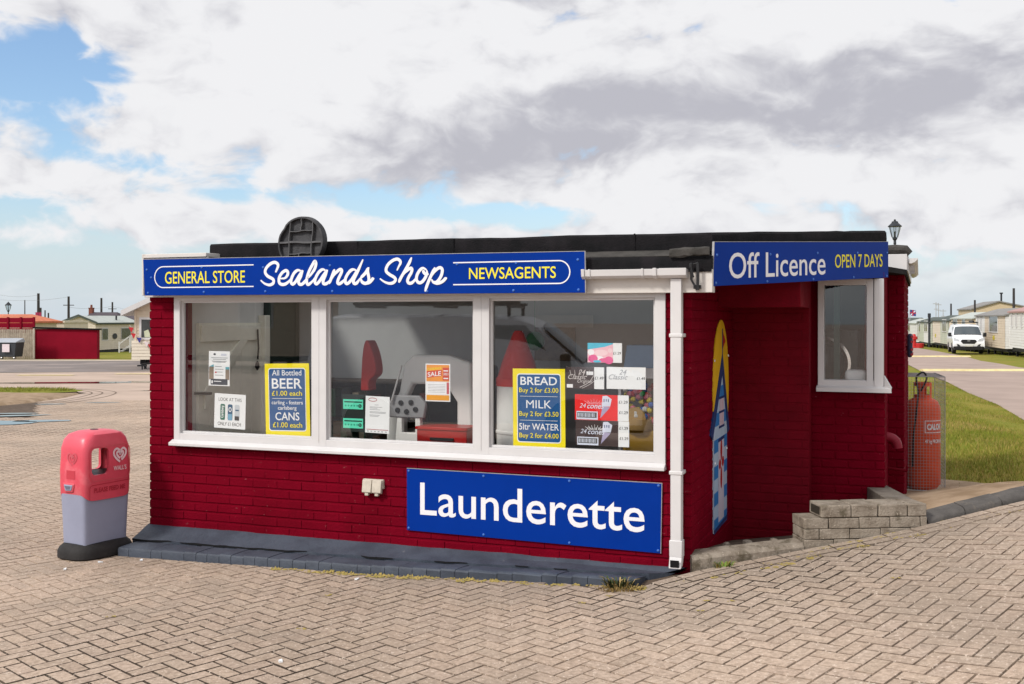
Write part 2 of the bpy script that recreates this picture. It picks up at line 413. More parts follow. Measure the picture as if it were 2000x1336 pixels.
def laid(pc, qc, lx, ly, ang):
    x = (pc - qc) * q2 * .1; y = (pc + qc) * q2 * .1 + 5
    x += .012 * noise.noise((x * .6, y * .6, 1)); y += .012 * noise.noise((x * .6, y * .6, 5))
    if in_view(x, y) and paved(x, y): block(x, y, ang)
N = 300
for i in range(-N, N):
    for j in range(-N, N):
        if abs(i - j) * q2 * .1 > 20 or not (-3 < (i + j) * q2 * .1 < 22): continue
        c = (i - j) % 4
        if c == 0: laid(i + 1, j + .5, .2, .1, radians(45))
        elif c == 3: laid(i + .5, j + 1, .2, .1, radians(135))
# two stretcher courses along the kerb, and one along the shop plinth
def course(path, off, step, lx, ly, lift, shade=1.):
    acc = 0.
    for (a, b) in zip(path, path[1:]):
        L = hypot(b[0] - a[0], b[1] - a[1]); an = atan2(b[1] - a[1], b[0] - a[0])
        t = acc
        while t < L:
            x = a[0] + (b[0] - a[0]) * t / L + sin(an) * off; y = a[1] + (b[1] - a[1]) * t / L - cos(an) * off
            block(x, y, an, lx, ly, lift, shade); t += step
        acc = t - L
kp = [(1.0 + .1 * i, kerb_y(1.0 + .1 * i)) for i in range(70)]
course(kp, .055, .2, .2, .1, .007, 1.1); course(kp, .158, .2, .2, .1, .006, .95)
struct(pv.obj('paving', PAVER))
# the sand bed the blocks lie on
bed = MB(); stp = .25
for j in range(int(3 / stp), int(27 / stp)):
    for i in range(int(-24 / stp), int(9 / stp)):
        x, y = i * stp, j * stp
        if y < 7.0 or x < -2.8 or (x < .6 and y < 9.0 - .36 * (x + 3)) or (x > .6 and y < kerb_y(x) + .0):
            if y < 25.8:
                bed.add([(x + a * stp, y + b * stp, h(x + a * stp, y + b * stp) - .0095) for a, b in ((0, 0), (1, 0), (1, 1), (0, 1))], [(0, 1, 2, 3)])
struct(bed.obj('sand_bed', JOINT))

# ---------------------------------------------------------------- the shop
shop = thing('shop_building', 'low flat-roofed shop of red painted brick with a white three-pane front window', 'shop', SHOP)
def bricks(mb, a0, a1, z0, z1, place, holes=(), pitch=.075, ln=.225, proud=.006, vj=.004, ext=(0, 0), seed=0, vch=.005, var=.7):
    """painted bricks standing proud of the wall plane; place(a, d, z) -> point, d outward"""
    rnd = random.Random(seed); k = 0; z = z0
    while z < z1 - .01:
        zt = min(z + pitch, z1); zm = (z + zt) / 2; a = a0 - (ln / 2 if k % 2 else 0)
        while a < a1 - .005:
            b = a + ln; segs = [(max(a, a0), min(b, a1))]
            for (h0, h1, g0, g1) in holes:
                if g0 < zm < g1:
                    ns = []
                    for p, q in segs:
                        if h0 > p: ns.append((p, min(q, h0)))
                        if h1 < q: ns.append((max(p, h1), q))
                    segs = [s_ for s_ in ns if s_[1] - s_[0] > .012]
            for p, q in segs:
                pr = proud * (1 - var / 2 + var * rnd.random()); e = .0015
                p2 = p - (ext[0] if p - a0 < .001 else -vj / 2); q3 = q + (ext[1] if a1 - q < .001 else -vj / 2)
                j = lambda: (rnd.random() - .5) * .0035
                lo, hi = z + .0045, zt - .0045; vs = []
                for (l, r_, bo, to, dd) in ((p2, q3, lo, hi, -.002), (p2 + vch, q3 - vch, lo + .007, hi - .006, pr)):
                    vs += [place(l + j(), dd, bo + j()), place(r_ + j(), dd, bo + j()), place(r_ + j(), dd, to + j()), place(l + j(), dd, to + j())]
                mb.add(vs, [(4, 5, 6, 7), (0, 1, 5, 4), (1, 2, 6, 5), (2, 3, 7, 6), (3, 0, 4, 7)])
            a = b
        z = zt; k += 1
L_ = 4.543
# front wall with the window opening
fw = MB(); T = .2
WX0, WX1, WZ0, WZ1 = .262, 4.362, .885, 2.085
fw.box(0, WX0, 0, T, .0, 2.30); fw.box(WX1, L_, 0, T, .0, 2.30); fw.box(WX0, WX1, 0, T, .0, WZ0); fw.box(WX0, WX1, 0, T, WZ1, 2.30)
bricks(fw, 0, L_, .165, 2.12, lambda a, d, z: (a, -d, z), [(WX0, WX1, WZ0, WZ1)], ext=(.008, .008), seed=1, proud=.0075, vj=.001, vch=.0016, var=.45)
fw.obj('front_wall', BRICK_RED, shop, sharp=18)
lw = MB(); lw.box(0, T, T + .001, 4.6, 0, 2.30)
bricks(lw, 0, 4.6, .165, 2.12, lambda a, d, z: (-d, a, z), ext=(.006, 0), seed=2)
lw.obj('left_wall', BRICK_RED, shop, sharp=18)
# return wall beside the entrance, back wall of the entrance and the pier under the small window
rw = MB(); rw.box(L_ - T, L_, T + .001, 1.95, 0, 2.30)
bricks(rw, 0, 1.75, .165, 2.27, lambda a, d, z: (L_ + d, a, z), ext=(.006, 0), proud=.006, vj=.001, vch=.002, var=.4, seed=3)
rw.obj('return_wall', BRICK_RED, shop, sharp=18)
bw = MB(); bw.box(L_ + .001, 5.161, 1.75, 1.95, -.2, 2.28)
bricks(bw, L_, 5.161, .0, 2.27, lambda a, d, z: (a, 1.75 - d, z), proud=.004, vj=.004, vch=.002, var=.3, seed=4)
bw.obj('entrance_wall', RED_DRY, shop, sharp=18)
ww = MB(); PX0, PX1 = 5.13, 5.734
SX0, SX1, SZ0, SZ1 = 5.225, 5.725, 1.31, 2.27
ww.box(PX0, SX0, 2.0, 2.2, 0, 2.28); ww.box(SX0, PX1 - .001, 2.0, 2.2, 0, SZ0); ww.box(PX1 - .16, PX1, 2.201, 2.95, 0, SZ0); ww.box(PX1 - .009, PX1 - .001, 2.0, 2.2, SZ0, 2.28)
bricks(ww, PX0, PX1, .30, SZ0, lambda a, d, z: (a, 2.0 - d, z), [(SX0, SX1, SZ0 - .01, SZ1)], pitch=.0708, ln=.213, vj=.009, ext=(0, .005), seed=5)
bricks(ww, 0, .95, .30, SZ0, lambda a, d, z: (PX1 + d, 2.0 + a, z), pitch=.0708, ln=.213, seed=6)
ww.obj('window_pier', BRICK_RED, shop, sharp=18)
ew = MB(); ew.box(PX1 - .2, 5.871, 2.951, 3.15, -.3, 2.33); ew.box(5.70, 5.870, 3.151, 6.6, -.3, 2.33); ew.box(PX1 - .16, PX1 + .002, 2.0 + .21, 2.95, SZ0, 2.28)
bricks(ew, PX1 + .004, 5.871, .20, 2.32, lambda a, d, z: (a, 2.951 - d, z), pitch=.0708, ln=.14, vj=.008, ext=(0, .006), seed=7)
bricks(ew, 0, 3.4, .2, 2.32, lambda a, d, z: (5.871 + d, 2.951 + a, z), pitch=.0708, seed=8)
ew.obj('right_wall', BRICK_RED, shop, sharp=18)
bk = MB(); bk.box(0, 5.87, 6.4, 6.6, -.3, 2.33); bk.obj('rear_wall', RED_DRY, shop)
# beam over the entrance
bm_ = MB(); bm_.box(L_ + .002, 5.168, 1.02, 1.78, 1.985, 2.27); bm_.obj('entrance_beam', RED_DRY, shop, bevel=.006)
# inside lining
il = MB()
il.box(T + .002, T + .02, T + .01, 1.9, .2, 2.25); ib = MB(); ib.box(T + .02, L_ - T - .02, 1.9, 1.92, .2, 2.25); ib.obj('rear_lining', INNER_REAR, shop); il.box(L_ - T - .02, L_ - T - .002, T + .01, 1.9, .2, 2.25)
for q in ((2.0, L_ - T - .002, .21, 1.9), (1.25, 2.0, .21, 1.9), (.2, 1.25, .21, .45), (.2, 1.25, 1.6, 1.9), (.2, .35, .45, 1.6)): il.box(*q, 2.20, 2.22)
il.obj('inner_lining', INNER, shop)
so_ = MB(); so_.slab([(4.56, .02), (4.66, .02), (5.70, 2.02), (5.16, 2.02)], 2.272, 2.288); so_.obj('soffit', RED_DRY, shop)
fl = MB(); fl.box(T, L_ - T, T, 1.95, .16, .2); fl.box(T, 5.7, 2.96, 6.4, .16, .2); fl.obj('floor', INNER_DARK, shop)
# room behind the small window
ir = MB(); ir.box(4.7, 4.72, 2.2, 3.8, .2, 2.3); ir.box(4.72, 5.69, 3.8, 3.82, .2, 2.3); ir.obj('store_lining', INNER, shop)

# main window: frame, three panes, sill
wf = MB(); y0, y1 = -.022, .055
wf.box(.251, 4.372, y0, y1, 2.045, 2.082)
wf.box(.251, 4.372, y0, y1, .902, .955)
for a, b in ((.251, .309), (1.562, 1.694), (2.936, 3.062), (4.298, 4.372)): wf.box(a, b, y0 - .001, y1 + .001, .9021, 2.0819)
for a, b in ((.309, 1.562), (1.694, 2.936), (3.062, 4.298)):      # glazing beads
    for q in ((a, b, .955, .972), (a, b, 2.028, 2.045)): wf.box(q[0], q[1], .004, .03, q[2], q[3])
    for q in ((a, a + .016), (b - .016, b)): wf.box(q[0], q[1], .005, .0301, .972, 2.028)
for a in (1.628, 2.999): wf.box(a - .003, a + .003, y0 - .004, y0, .93, 2.07)
for a, b in ((1.562, 1.6), (2.936, 2.98)): pass
win = wf.obj('window', WHITE, shop, bevel=.004)
for a, b in ((.300, 1.57), (1.685, 2.945), (3.053, 4.305)):
    MB().quad((a, .032, .948), (b, .032, .948), (b, .032, 2.05), (a, .032, 2.05)).obj('pane', GLASS, win)
sl_ = MB(); sl_.hexa([(.236, -.075, .855), (4.376, -.075, .855), (4.376, .0, .855), (.236, .0, .855), (.236, -.075, .880), (4.376, -.075, .880), (4.376, -.02, .904), (.236, -.02, .904)])
sl_.obj('sill', WHITE, win, bevel=.004)
# small window beside the entrance
w2 = MB(); y0, y1 = 1.945, 2.06
w2.box(5.213, 5.729, y0, y1, 1.335, 1.392); w2.box(5.213, 5.65, y0, y1, 2.175, 2.225)
w2.box(5.213, 5.263, y0 - .001, y1 + .001, 1.3351, 2.224); w2.box(5.598, 5.652, y0 - .001, y1 + .001, 1.3351, 2.224); w2.box(5.657, 5.732, y0 - .006, 2.25, 1.334, 2.226)
sw = w2.obj('small_window', WHITE, shop, bevel=.004)
MB().quad((5.255, 2.0, 1.38), (5.605, 2.0, 1.38), (5.605, 2.0, 2.24), (5.255, 2.0, 2.24)).obj('pane', GLASS, sw)
s2 = MB(); s2.hexa([(5.205, 1.895, 1.296), (5.792, 1.895, 1.296), (5.792, 2.0, 1.296), (5.205, 2.0, 1.296), (5.205, 1.895, 1.328), (5.792, 1.895, 1.328), (5.745, 1.95, 1.345), (5.205, 1.95, 1.345)])
s2.add([(5.735, 1.95, 1.335), (5.792, 1.898, 1.328), (5.735, 1.95, 1.43), (5.735, 2.1, 1.335), (5.792, 2.1, 1.328), (5.735, 2.1, 1.43)], [(0, 1, 2), (3, 5, 4), (1, 4, 5, 2), (0, 2, 5, 3), (0, 3, 4, 1)])
s2.obj('sill', WHITE, sw)

# roof: slab, parapet, fascias
rf = MB()
rf.slab([(2.0, .0), (4.69, .0), (5.72, 2.02), (5.90, 2.9), (5.90, 6.65), (2.0, 6.65)], 2.29, 2.335)
for q in ((1.25, 2.0, 0, 6.65), (-.02, 1.25, 0, .45), (-.02, 1.25, 1.6, 6.65), (-.02, .35, .45, 1.6)): rf.box(*q, 2.29, 2.335)
roof = rf.obj('roof', FELT, shop)
rl = MB(); rl.box(.33, 1.27, .43, .45, 2.20, 2.39); rl.box(.33, 1.27, 1.6, 1.62, 2.20, 2.39); rl.box(.33, .35, .45, 1.6, 2.20, 2.39); rl.box(1.25, 1.27, .45, 1.6, 2.20, 2.39)  # added roof opening, unseen from the camera, lets daylight in to brighten the interior
rlo = rl.obj('added_rooflight', WHITE_OLD, roof); MB().quad((.34, .44, 2.392), (1.26, .44, 2.392), (1.26, 1.61, 2.392), (.34, 1.61, 2.392)).obj('pane', GLASS, rlo)
pp = MB()
def wob(a): return .006 * noise.noise((a * 1.7, 0, 4)) + .004 * noise.noise((a * 5, 2, 4))
def felt_band(mb, path, zb, zt, th):
    """rolled felt upstand along a plan path, with a soft top edge"""
    rings = []; n = len(path)
    for i, (x, y) in enumerate(path):
        a = path[max(i - 1, 0)]; b = path[min(i + 1, n - 1)]; dx, dy = b[0] - a[0], b[1] - a[1]; q = hypot(dx, dy); nx, ny = dy / q, -dx / q
        t = i / (n - 1); top = (zt(t) if callable(zt) else zt) + wob(x + y); bot = zb(t) if callable(zb) else zb; o = wob(x * 2 + 9) * 1.2
        rings.append([(x + nx * o, y + ny * o, bot), (x + nx * (o + .004), y + ny * (o + .004), (bot + top) / 2), (x + nx * o, y + ny * o, top - .018), (x - nx * .012, y - ny * .012, top - .003),
                      (x - nx * .04, y - ny * .04, top), (x - nx * th, y - ny * th, top - .01), (x - nx * th, y - ny * th, bot)])
    mb.loft(rings)
pa = [(.517 + (4.66 - .517) * i / 40, .10) for i in range(41)]
felt_band(pp, pa, 2.33, lambda t: 2.517 - .02 * t, .16)
pb = [(4.672 + 1.075 * i / 20, .085 + 2.0 * i / 20) for i in range(21)]
felt_band(pp, pb, lambda t: 2.36 + .13 * t, lambda t: 2.494 + .135 * t, .14)
for a in (2.72, 4.12, 1.9): pp.box(a, a + .008, .093, .11, 2.345, 2.50)
pp.obj('parapet', FELT, roof)
lf = MB()
felt_band(lf, [(.62 + (4.70 - .62) * i / 30, -.085) for i in range(31)], 2.215, 2.326, .17)
lf.obj('felt_edge', FELT, roof)
gs = MB()      # weathered felt strip lying between the two upstands, and the lumpy felt at the corner
gs.hexa([(3.7, -.06, 2.327), (4.66, -.06, 2.325), (4.66, .10, 2.372), (3.7, .10, 2.372), (3.7, -.06, 2.331), (4.66, -.06, 2.329), (4.66, .099, 2.378), (3.7, .099, 2.378)])
rg = []
for i in range(9):
    x = 4.42 + .27 * i / 8
    rg.append([(x, -.105 + .02 * cos(a) + .006 * R(), 2.342 + .026 * sin(a) * (1 + .4 * R()) + .012 * (i / 8)) for a in [2 * pi * k / 8 for k in range(8)]])
gs.loft(rg)
gs.obj('felt_flashing', FELT_GREY, roof)
fb = MB(); fb.box(-.005, 4.705, -.075, -.045, 2.075, 2.232); fb.box(4.69, 4.705, -.045, .02, 2.075, 2.232)
fb.obj('fascia_board', WHITE_OLD, shop, bevel=.003)
cap = MB(); cap.box(-.022, .62, -.088, .12, 2.40, 2.432); cap.box(-.022, -.004, -.088, .10, 2.09, 2.40); cap.box(-.004, .62, -.07, -.05, 2.232, 2.40)
cap.obj('verge_trim', WHITE_OLD, shop, bevel=.003)
ef = MB(); ef.box(5.742, 5.90, 2.895, 2.925, 2.322, 2.476); ef.box(5.885, 5.91, 2.925, 6.6, 2.322, 2.476); ef.obj('eaves_board', WHITE, shop, bevel=.003)
er = MB(); er.pipe([(5.70, 2.93, 2.515), (5.80, 2.93, 2.52), (5.89, 2.93, 2.515), (5.925, 2.935, 2.48)], [.045, .045, .042, .03], 10)
er.box(5.66, 5.90, 2.95, 6.6, 2.478, 2.535); er.obj('felt_roll', FELT_GREY, roof)
eg = MB()
for k in range(1): eg.loft([[(5.915, yy, 2.395), (5.935, yy, 2.392), (5.965, yy, 2.405), (5.99, yy, 2.43), (5.99, yy, 2.44), (5.915, yy, 2.437)] for yy in (2.93, 6.6)])
for yy in (3.2, 4.0): eg.box(5.912, 5.96, yy, yy + .03, 2.34, 2.39)
eg.obj('eaves_gutter', WHITE, shop)
# gutter over the window and its downpipe
gt = MB()
gp = [(-.078, 2.186), (-.10, 2.176), (-.135, 2.176), (-.160, 2.192), (-.166, 2.236), (-.155, 2.236), (-.078, 2.226)]
gt.loft([[(x, y_, z_ + .0) for y_, z_ in gp] for x in (3.835, 4.50)])
def fat(x0, x1, k): gt.loft([[(x, -.12 + (y_ + .12) * k - .003, 2.206 + (z_ - 2.206) * k) for y_, z_ in gp] for x in (x0, x1)])
fat(3.812, 3.834, 1.16); fat(3.862, 3.876, 1.12); fat(4.238, 4.252, 1.12); fat(4.318, 4.342, 1.18); fat(4.36, 4.545, 1.1)
gt.obj('gutter', WHITE, shop, bevel=.002)
dp = MB(); dp.box(4.430, 4.504, -.128, -.06, .30, 2.17)
for zz in (1.772, .842): dp.box(4.421, 4.513, -.132, -.012, zz, zz + .026)
dp.box(4.423, 4.511, -.134, -.055, .285, .40)
dp.hexa([(4.425, -.165, .215), (4.509, -.165, .215), (4.509, -.10, .225), (4.425, -.10, .225), (4.425, -.133, .290), (4.509, -.133, .290), (4.509, -.057, .290), (4.425, -.057, .290)])
dpo = dp.obj('downpipe', WHITE, shop, bevel=.005)
MB().box(4.437, 4.497, -.1665, -.160, .226, .272).obj('outlet', CRACK, dpo)

# sloping painted plinth: mortar haunch above a row of bull-nosed bricks
ph = MB()
def hz_(a, t, base): return base + .006 * noise.noise((a * 3, t * 6, 7)) + .003 * noise.noise((a * 9, t * 9, 2))
A0, A1 = -.02, 4.50
def gl(a, y_):      # terrain height under shop coordinates
    p = SHOP.m @ Vector((a, y_, 0)); return h(p.x, p.y)
def prow(a, y_, zt): return (a, y_, zt)
na = 90; rows = []
for i in range(na + 1):
    a = A0 + (A1 - A0) * i / na; g = gl(a, -.42)
    prof = [(.004, .185 + .012 * i / na), (-.05, .165), (-.13, .128 + .3 * g), (-.210 + .030 * max(0, noise.noise((i * .22, 3, 3)) + (.25 if i < 40 else 0)) + .012 * (R() - .5) * (i < 60), .098 + .55 * g), (-.200, .03 + .5 * g)]
    rows.append([(A0 + (4.53 + y_ * 1.1 - A0) * i / na, y_ + .004 * noise.noise((a * 8, y_ * 9, 1)), hz_(a, y_, z_)) for y_, z_ in prof])
v = [p for r_ in rows for p in r_]; f = [(i * 5 + j, i * 5 + j + 1, (i + 1) * 5 + j + 1, (i + 1) * 5 + j) for i in range(na) for j in range(4)]
f += [(0, 4, 3, 2, 1), tuple(na * 5 + j for j in range(5))]
ph.add(v, f)
pl = ph.obj('plinth', SLATE, shop, sharp=18)
pb_ = MB(); a = .03; rnd = random.Random(4)
while a < 4.25:
    ln = rnd.choice((.103, .108, .112, .215)) ; b = min(a + ln, 4.285)
    g = gl(a, -.43); dz = (rnd.random() - .5) * .008; sk = .06
    gap = .002
    rings = []
    for e in (a + gap, b - gap):
        sh_ = -.02
        rings.append([(e + sk * .2, -.218, .0), (e + sk * .2, -.218, .083 + .62 * g + dz), (e + sk * .12, -.28, .082 + .72 * g + dz), (e, -.385, .076 + .88 * g + dz), (e - .01, -.408, .070 + .9 * g + dz), (e - .012, -.417, .055 + .95 * g + dz), (e - .012, -.414, g - .03), (e, -.3, -.03)])
    pb_.loft(rings); a = b
pb_.obj('plinth_edging', SLATE, pl, sharp=40)
ck = MB()      # the gap that has opened between the two
for i in range(na):
    g0 = [max(0, min(1, 1.5 * noise.noise((k * .16, 8, 5)) + (.75 if k < 34 else .12) - .25)) * (.7 + .6 * R()) for k in (i, i + 1)]
    if i > 1: g0[0] = glast
    glast = g0[1]
    if max(g0) < .08: continue
    p, q = rows[i][3], rows[i + 1][3]
    tp = [(p[0], p[1] - .004, p[2] + .001), (q[0], q[1] - .004, q[2] + .001)]; lo_ = [(p[0], p[1] - .006, p[2] - .004 - .018 * g0[0]), (q[0], q[1] - .006, q[2] - .004 - .018 * g0[1])]
    ck.add([tp[0], tp[1], lo_[1], lo_[0]], [(0, 1, 2, 3)])
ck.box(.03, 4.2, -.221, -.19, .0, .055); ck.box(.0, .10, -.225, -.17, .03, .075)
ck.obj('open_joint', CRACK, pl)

# fixings on the shop
sk = MB(); sk.box(2.02, 2.195, -.028, 0, .60, .672)
for x in (2.028, 2.112): sk.hexa([(x, -.062, .575), (x + .078, -.062, .575), (x + .078, -.03, .562), (x, -.03, .562), (x, -.048, .668), (x + .078, -.048, .668), (x + .078, -.028, .668), (x, -.028, .668)])
for x in (2.05, 2.135): sk.box(x, x + .03, -.055, -.03, .548, .576)
sk.obj('socket_box', mat('aged ivory plastic', (.55, .50, .42), .5, .15, 20), fr=SHOP, org=(2.1, 0, .55), bevel=.004)
tag(bpy.data.objects['socket_box'], 'small ivory double weatherproof socket on the red brick below the window', 'socket')
br = MB()
br.box(4.608, 4.625, -.135, -.118, 2.09, 2.27); br.box(4.565, 4.58, -.13, -.115, 2.16, 2.272); br.pipe([(4.572, -.12, 2.262), (4.60, -.13, 2.268), (4.618, -.126, 2.275)], .004)
br.rod((4.57, -.125, 2.165), (4.612, -.127, 2.09), .007); br.box(4.585, 4.63, -.118, -.076, 2.10, 2.125); br.lathe([(.004, -.02), (.013, -.014), (.013, .012), (.004, .02)], (4.572, -.135, 2.255), 10)
br.pipe([(4.575, -.14, 2.24), (4.585, -.15, 2.20), (4.592, -.145, 2.175)], .006)
tag(br.obj('lamp_bracket', BLACK, fr=SHOP, org=(4.6, -.1, 2.09)), 'broken black metal bracket with loose wires on the white fascia corner', 'bracket')
el = MB(); el.pipe(smooth([(5.60, 2.62, .865), (5.72, 2.62, .868), (5.78, 2.62, .855), (5.815, 2.62, .82), (5.825, 2.62, .77)], 5), .042, 14)
el.pipe([(5.806, 2.62, .83), (5.812, 2.62, .822)], .047, 14)
tag(el.obj('waste_pipe', mat('red painted pipe', (.26, .012, .03), .45, .15, 8), fr=SHOP, org=(5.74, 2.62, .77)), 'short red painted elbow pipe sticking out of the wall below the small window', 'pipe')
lg = MB(); lg.pipe([(5.60, 2.80, .575), (5.75, 2.78, .572), (5.90, 2.76, .558), (5.905, 2.765, .60)], .013, 8)
tag(lg.obj('conduit', RED_DRY, fr=SHOP, org=(5.7, 2.8, .57)), 'thin red painted conduit running along the foot of the wall beside the gas cage', 'conduit')

# ---------------------------------------------------------------- signs on the shop
def sign_bolts(parent, pts, y):
    for x, z in pts:
        b = MB(); b.lathe([(.0095, 0), (.0095, .002), (.006, .0055), (.001, .0065)], n=10)
        b.v = [(x + p[0], y - p[2], z + p[1]) for p in b.v]; b.obj('bolt', BOLT, parent)
sg = thing('shop_sign', 'long blue sign reading Sealands Shop, General Store and Newsagents above the front window', 'sign', SHOP, (1.93, -.14, 2.08))
pn = MB(); pn.plate([(.054, 2.088), (3.833, 2.079), (3.829, 2.366), (.036, 2.384)], -.142, -.128); pn.obj('panel', BLUE, sg, bevel=.0015)
ed = MB(); ed.plate([(.036, 2.3845), (3.829, 2.3665), (3.829, 2.370), (.036, 2.388)], -.143, -.127); ed.plate([(3.8335, 2.08), (3.8375, 2.08), (3.8335, 2.37), (3.8295, 2.37)], -.143, -.127); ed.obj('edge_trim', GALV, sg)
SY = -.1425
for wd_, x_, z_, h_, w__ in (('GENERAL STORE', .259, 2.184, .094, .772), ('NEWSAGENTS', 2.955, 2.186, .079, .664)):
    yl = MB(); text(yl, wd_, x_, z_, h_, SY - .001, width=w__, bold=.006); yl.obj('yellow_lettering', SIGN_YELLOW, sg)
# STORE', .259, 2.184, .094, SY - .001, width=.772, bold=.006, rise=.0); text(yl, 'NEWSAGENTS', 2.955, 2.186, .079, SY - .001, width=.664, bold=.006)
wl = MB()
STROKES = [
    '1.178,2.2 1.215,2.173 1.26,2.162 1.294,2.177 1.291,2.206 1.243,2.231 1.22,2.26 1.229,2.294 1.266,2.326 1.305,2.338 1.333,2.325 1.336,2.304 1.319,2.268 1.315,2.259',
    '1.358,2.211 1.4,2.214 1.423,2.238 1.425,2.262 1.405,2.272 1.372,2.253 1.347,2.215 1.35,2.177 1.378,2.164 1.411,2.171 1.444,2.195 1.461,2.218',
    '1.549,2.264 1.516,2.273 1.483,2.251 1.461,2.213 1.455,2.18 1.472,2.166 1.5,2.189 1.538,2.246 1.557,2.274',
    '1.563,2.271 1.544,2.227 1.524,2.189 1.53,2.166 1.555,2.165 1.582,2.188 1.604,2.216',
    '1.599,2.207 1.626,2.23 1.664,2.277 1.678,2.319 1.667,2.339 1.645,2.31 1.615,2.259 1.596,2.202 1.599,2.169 1.615,2.163 1.648,2.187 1.669,2.215',
    '1.764,2.266 1.735,2.275 1.702,2.253 1.675,2.211 1.669,2.178 1.686,2.166 1.718,2.196 1.751,2.242 1.772,2.273',
    '1.78,2.272 1.762,2.233 1.743,2.191 1.745,2.167 1.772,2.167 1.799,2.19',
    '1.842,2.275 1.821,2.227 1.794,2.164',
    '1.799,2.176 1.837,2.232 1.88,2.269 1.901,2.27 1.901,2.249 1.874,2.198 1.869,2.17 1.888,2.165 1.922,2.188 1.943,2.216',
    '2.028,2.265 1.996,2.27 1.965,2.248 1.938,2.207 1.936,2.174 1.954,2.165 1.986,2.192 2.033,2.266',
    '2.087,2.345 2.044,2.261 2.007,2.192 2.01,2.166 2.033,2.168 2.065,2.205',
    '2.065,2.205 2.107,2.242 2.134,2.283',
    '2.136,2.285 2.128,2.251 2.137,2.204 2.133,2.177 2.107,2.164 2.078,2.177 2.065,2.21',
    '2.107,2.163 2.143,2.172 2.169,2.197 2.176,2.207',
    '2.23,2.199 2.264,2.176 2.306,2.162 2.341,2.166 2.361,2.186 2.351,2.206 2.313,2.227 2.285,2.25 2.284,2.276 2.303,2.307 2.338,2.332 2.373,2.342 2.396,2.331 2.402,2.311 2.386,2.283 2.373,2.257',
    '2.494,2.352 2.472,2.307 2.431,2.242 2.399,2.191 2.389,2.166',
    '2.393,2.174 2.424,2.225 2.456,2.256 2.485,2.272 2.497,2.264 2.491,2.238 2.469,2.204 2.461,2.179 2.472,2.162 2.497,2.164 2.522,2.187 2.535,2.206',
    '2.617,2.256 2.588,2.271 2.56,2.254 2.538,2.218 2.535,2.184 2.554,2.164 2.579,2.169 2.604,2.197 2.62,2.231 2.617,2.256',
    '2.59,2.257 2.593,2.242 2.606,2.229 2.634,2.225',
    '2.685,2.275 2.657,2.222 2.626,2.157 2.604,2.098',
    '2.645,2.194 2.676,2.238 2.707,2.266 2.731,2.271 2.744,2.254 2.738,2.22 2.719,2.187 2.694,2.165 2.67,2.168 2.657,2.188',
    '2.666,2.164 2.707,2.158 2.744,2.17 2.769,2.192 2.773,2.202',
]
for k, st in enumerate(STROKES):
    P = smooth([tuple(float(c) for c in q.split(',')) for q in st.split()], 7)
    big = .0245 if k < 14 else .0235
    wl.stroke(P, lambda t, b=big: b * (.42 + .58 * min(1, 5.5 * t, 5.5 * (1 - t))), SY)
def pill(x0, x1, z0, z1, left, lw):
    r = (z1 - z0) / 2; cx = x0 + r if left else x1 - r; cz = (z0 + z1) / 2
    arc = ell(cx, cz, r, r, 90 if left else -90, 270 if left else 90, 20)
    e = x1 if left else x0
    wl.stroke(([(e, z1)] if left else [(e, z0)]) + arc + ([(e, z0)] if left else [(e, z1)]), lw, SY)
wl.obj('white_lettering', SIGN_WHITE, sg); wl = MB()
pill(.156, 1.112, 2.152, 2.322, True, .0085); wl.obj('outline', SIGN_WHITE, sg); wl = MB(); pill(2.830, 3.722, 2.146, 2.306, False, .0085)
wl.obj('outline', SIGN_WHITE, sg)
sign_bolts(sg, [(.075, 2.30), (.088, 2.11), (.62, 2.31), (.64, 2.112), (1.20, 2.30), (1.22, 2.112), (1.80, 2.305), (1.82, 2.108), (2.62, 2.10), (2.86, 2.295), (3.30, 2.10), (3.32, 2.295), (3.78, 2.31), (3.785, 2.10), (.12, 2.235)], SY)

lsg = thing('laundry_sign', 'blue sign reading Launderette screwed to the bricks under the front window', 'sign', SHOP, (3.37, -.02, .28))
pn = MB(); pn.plate([(2.394, .304), (4.338, .281), (4.346, .762), (2.393, .768)], -.024, -.012); pn.obj('panel', BLUE, lsg, bevel=.0015)
ed = MB(); ed.plate([(2.393, .7685), (4.346, .7625), (4.346, .766), (2.393, .772)], -.025, -.011); ed.plate([(4.3385, .281), (4.342, .281), (4.350, .765), (4.3465, .765)], -.025, -.011); ed.obj('edge_trim', GALV, lsg)
t_ = MB(); text(t_, 'L', 2.506, .432, .234, -.0256, width=.137, bold=.008); text(t_, 'aunderette', 2.655, .43, .238, -.0256, width=1.572, bold=.007, rise=-.006); t_.obj('lettering', SIGN_WHITE, lsg)
sign_bolts(lsg, [(2.41, .752), (2.41, .322), (3.02, .745), (3.02, .315), (3.68, .745), (3.68, .305), (4.325, .748), (4.322, .30)], -.0245)

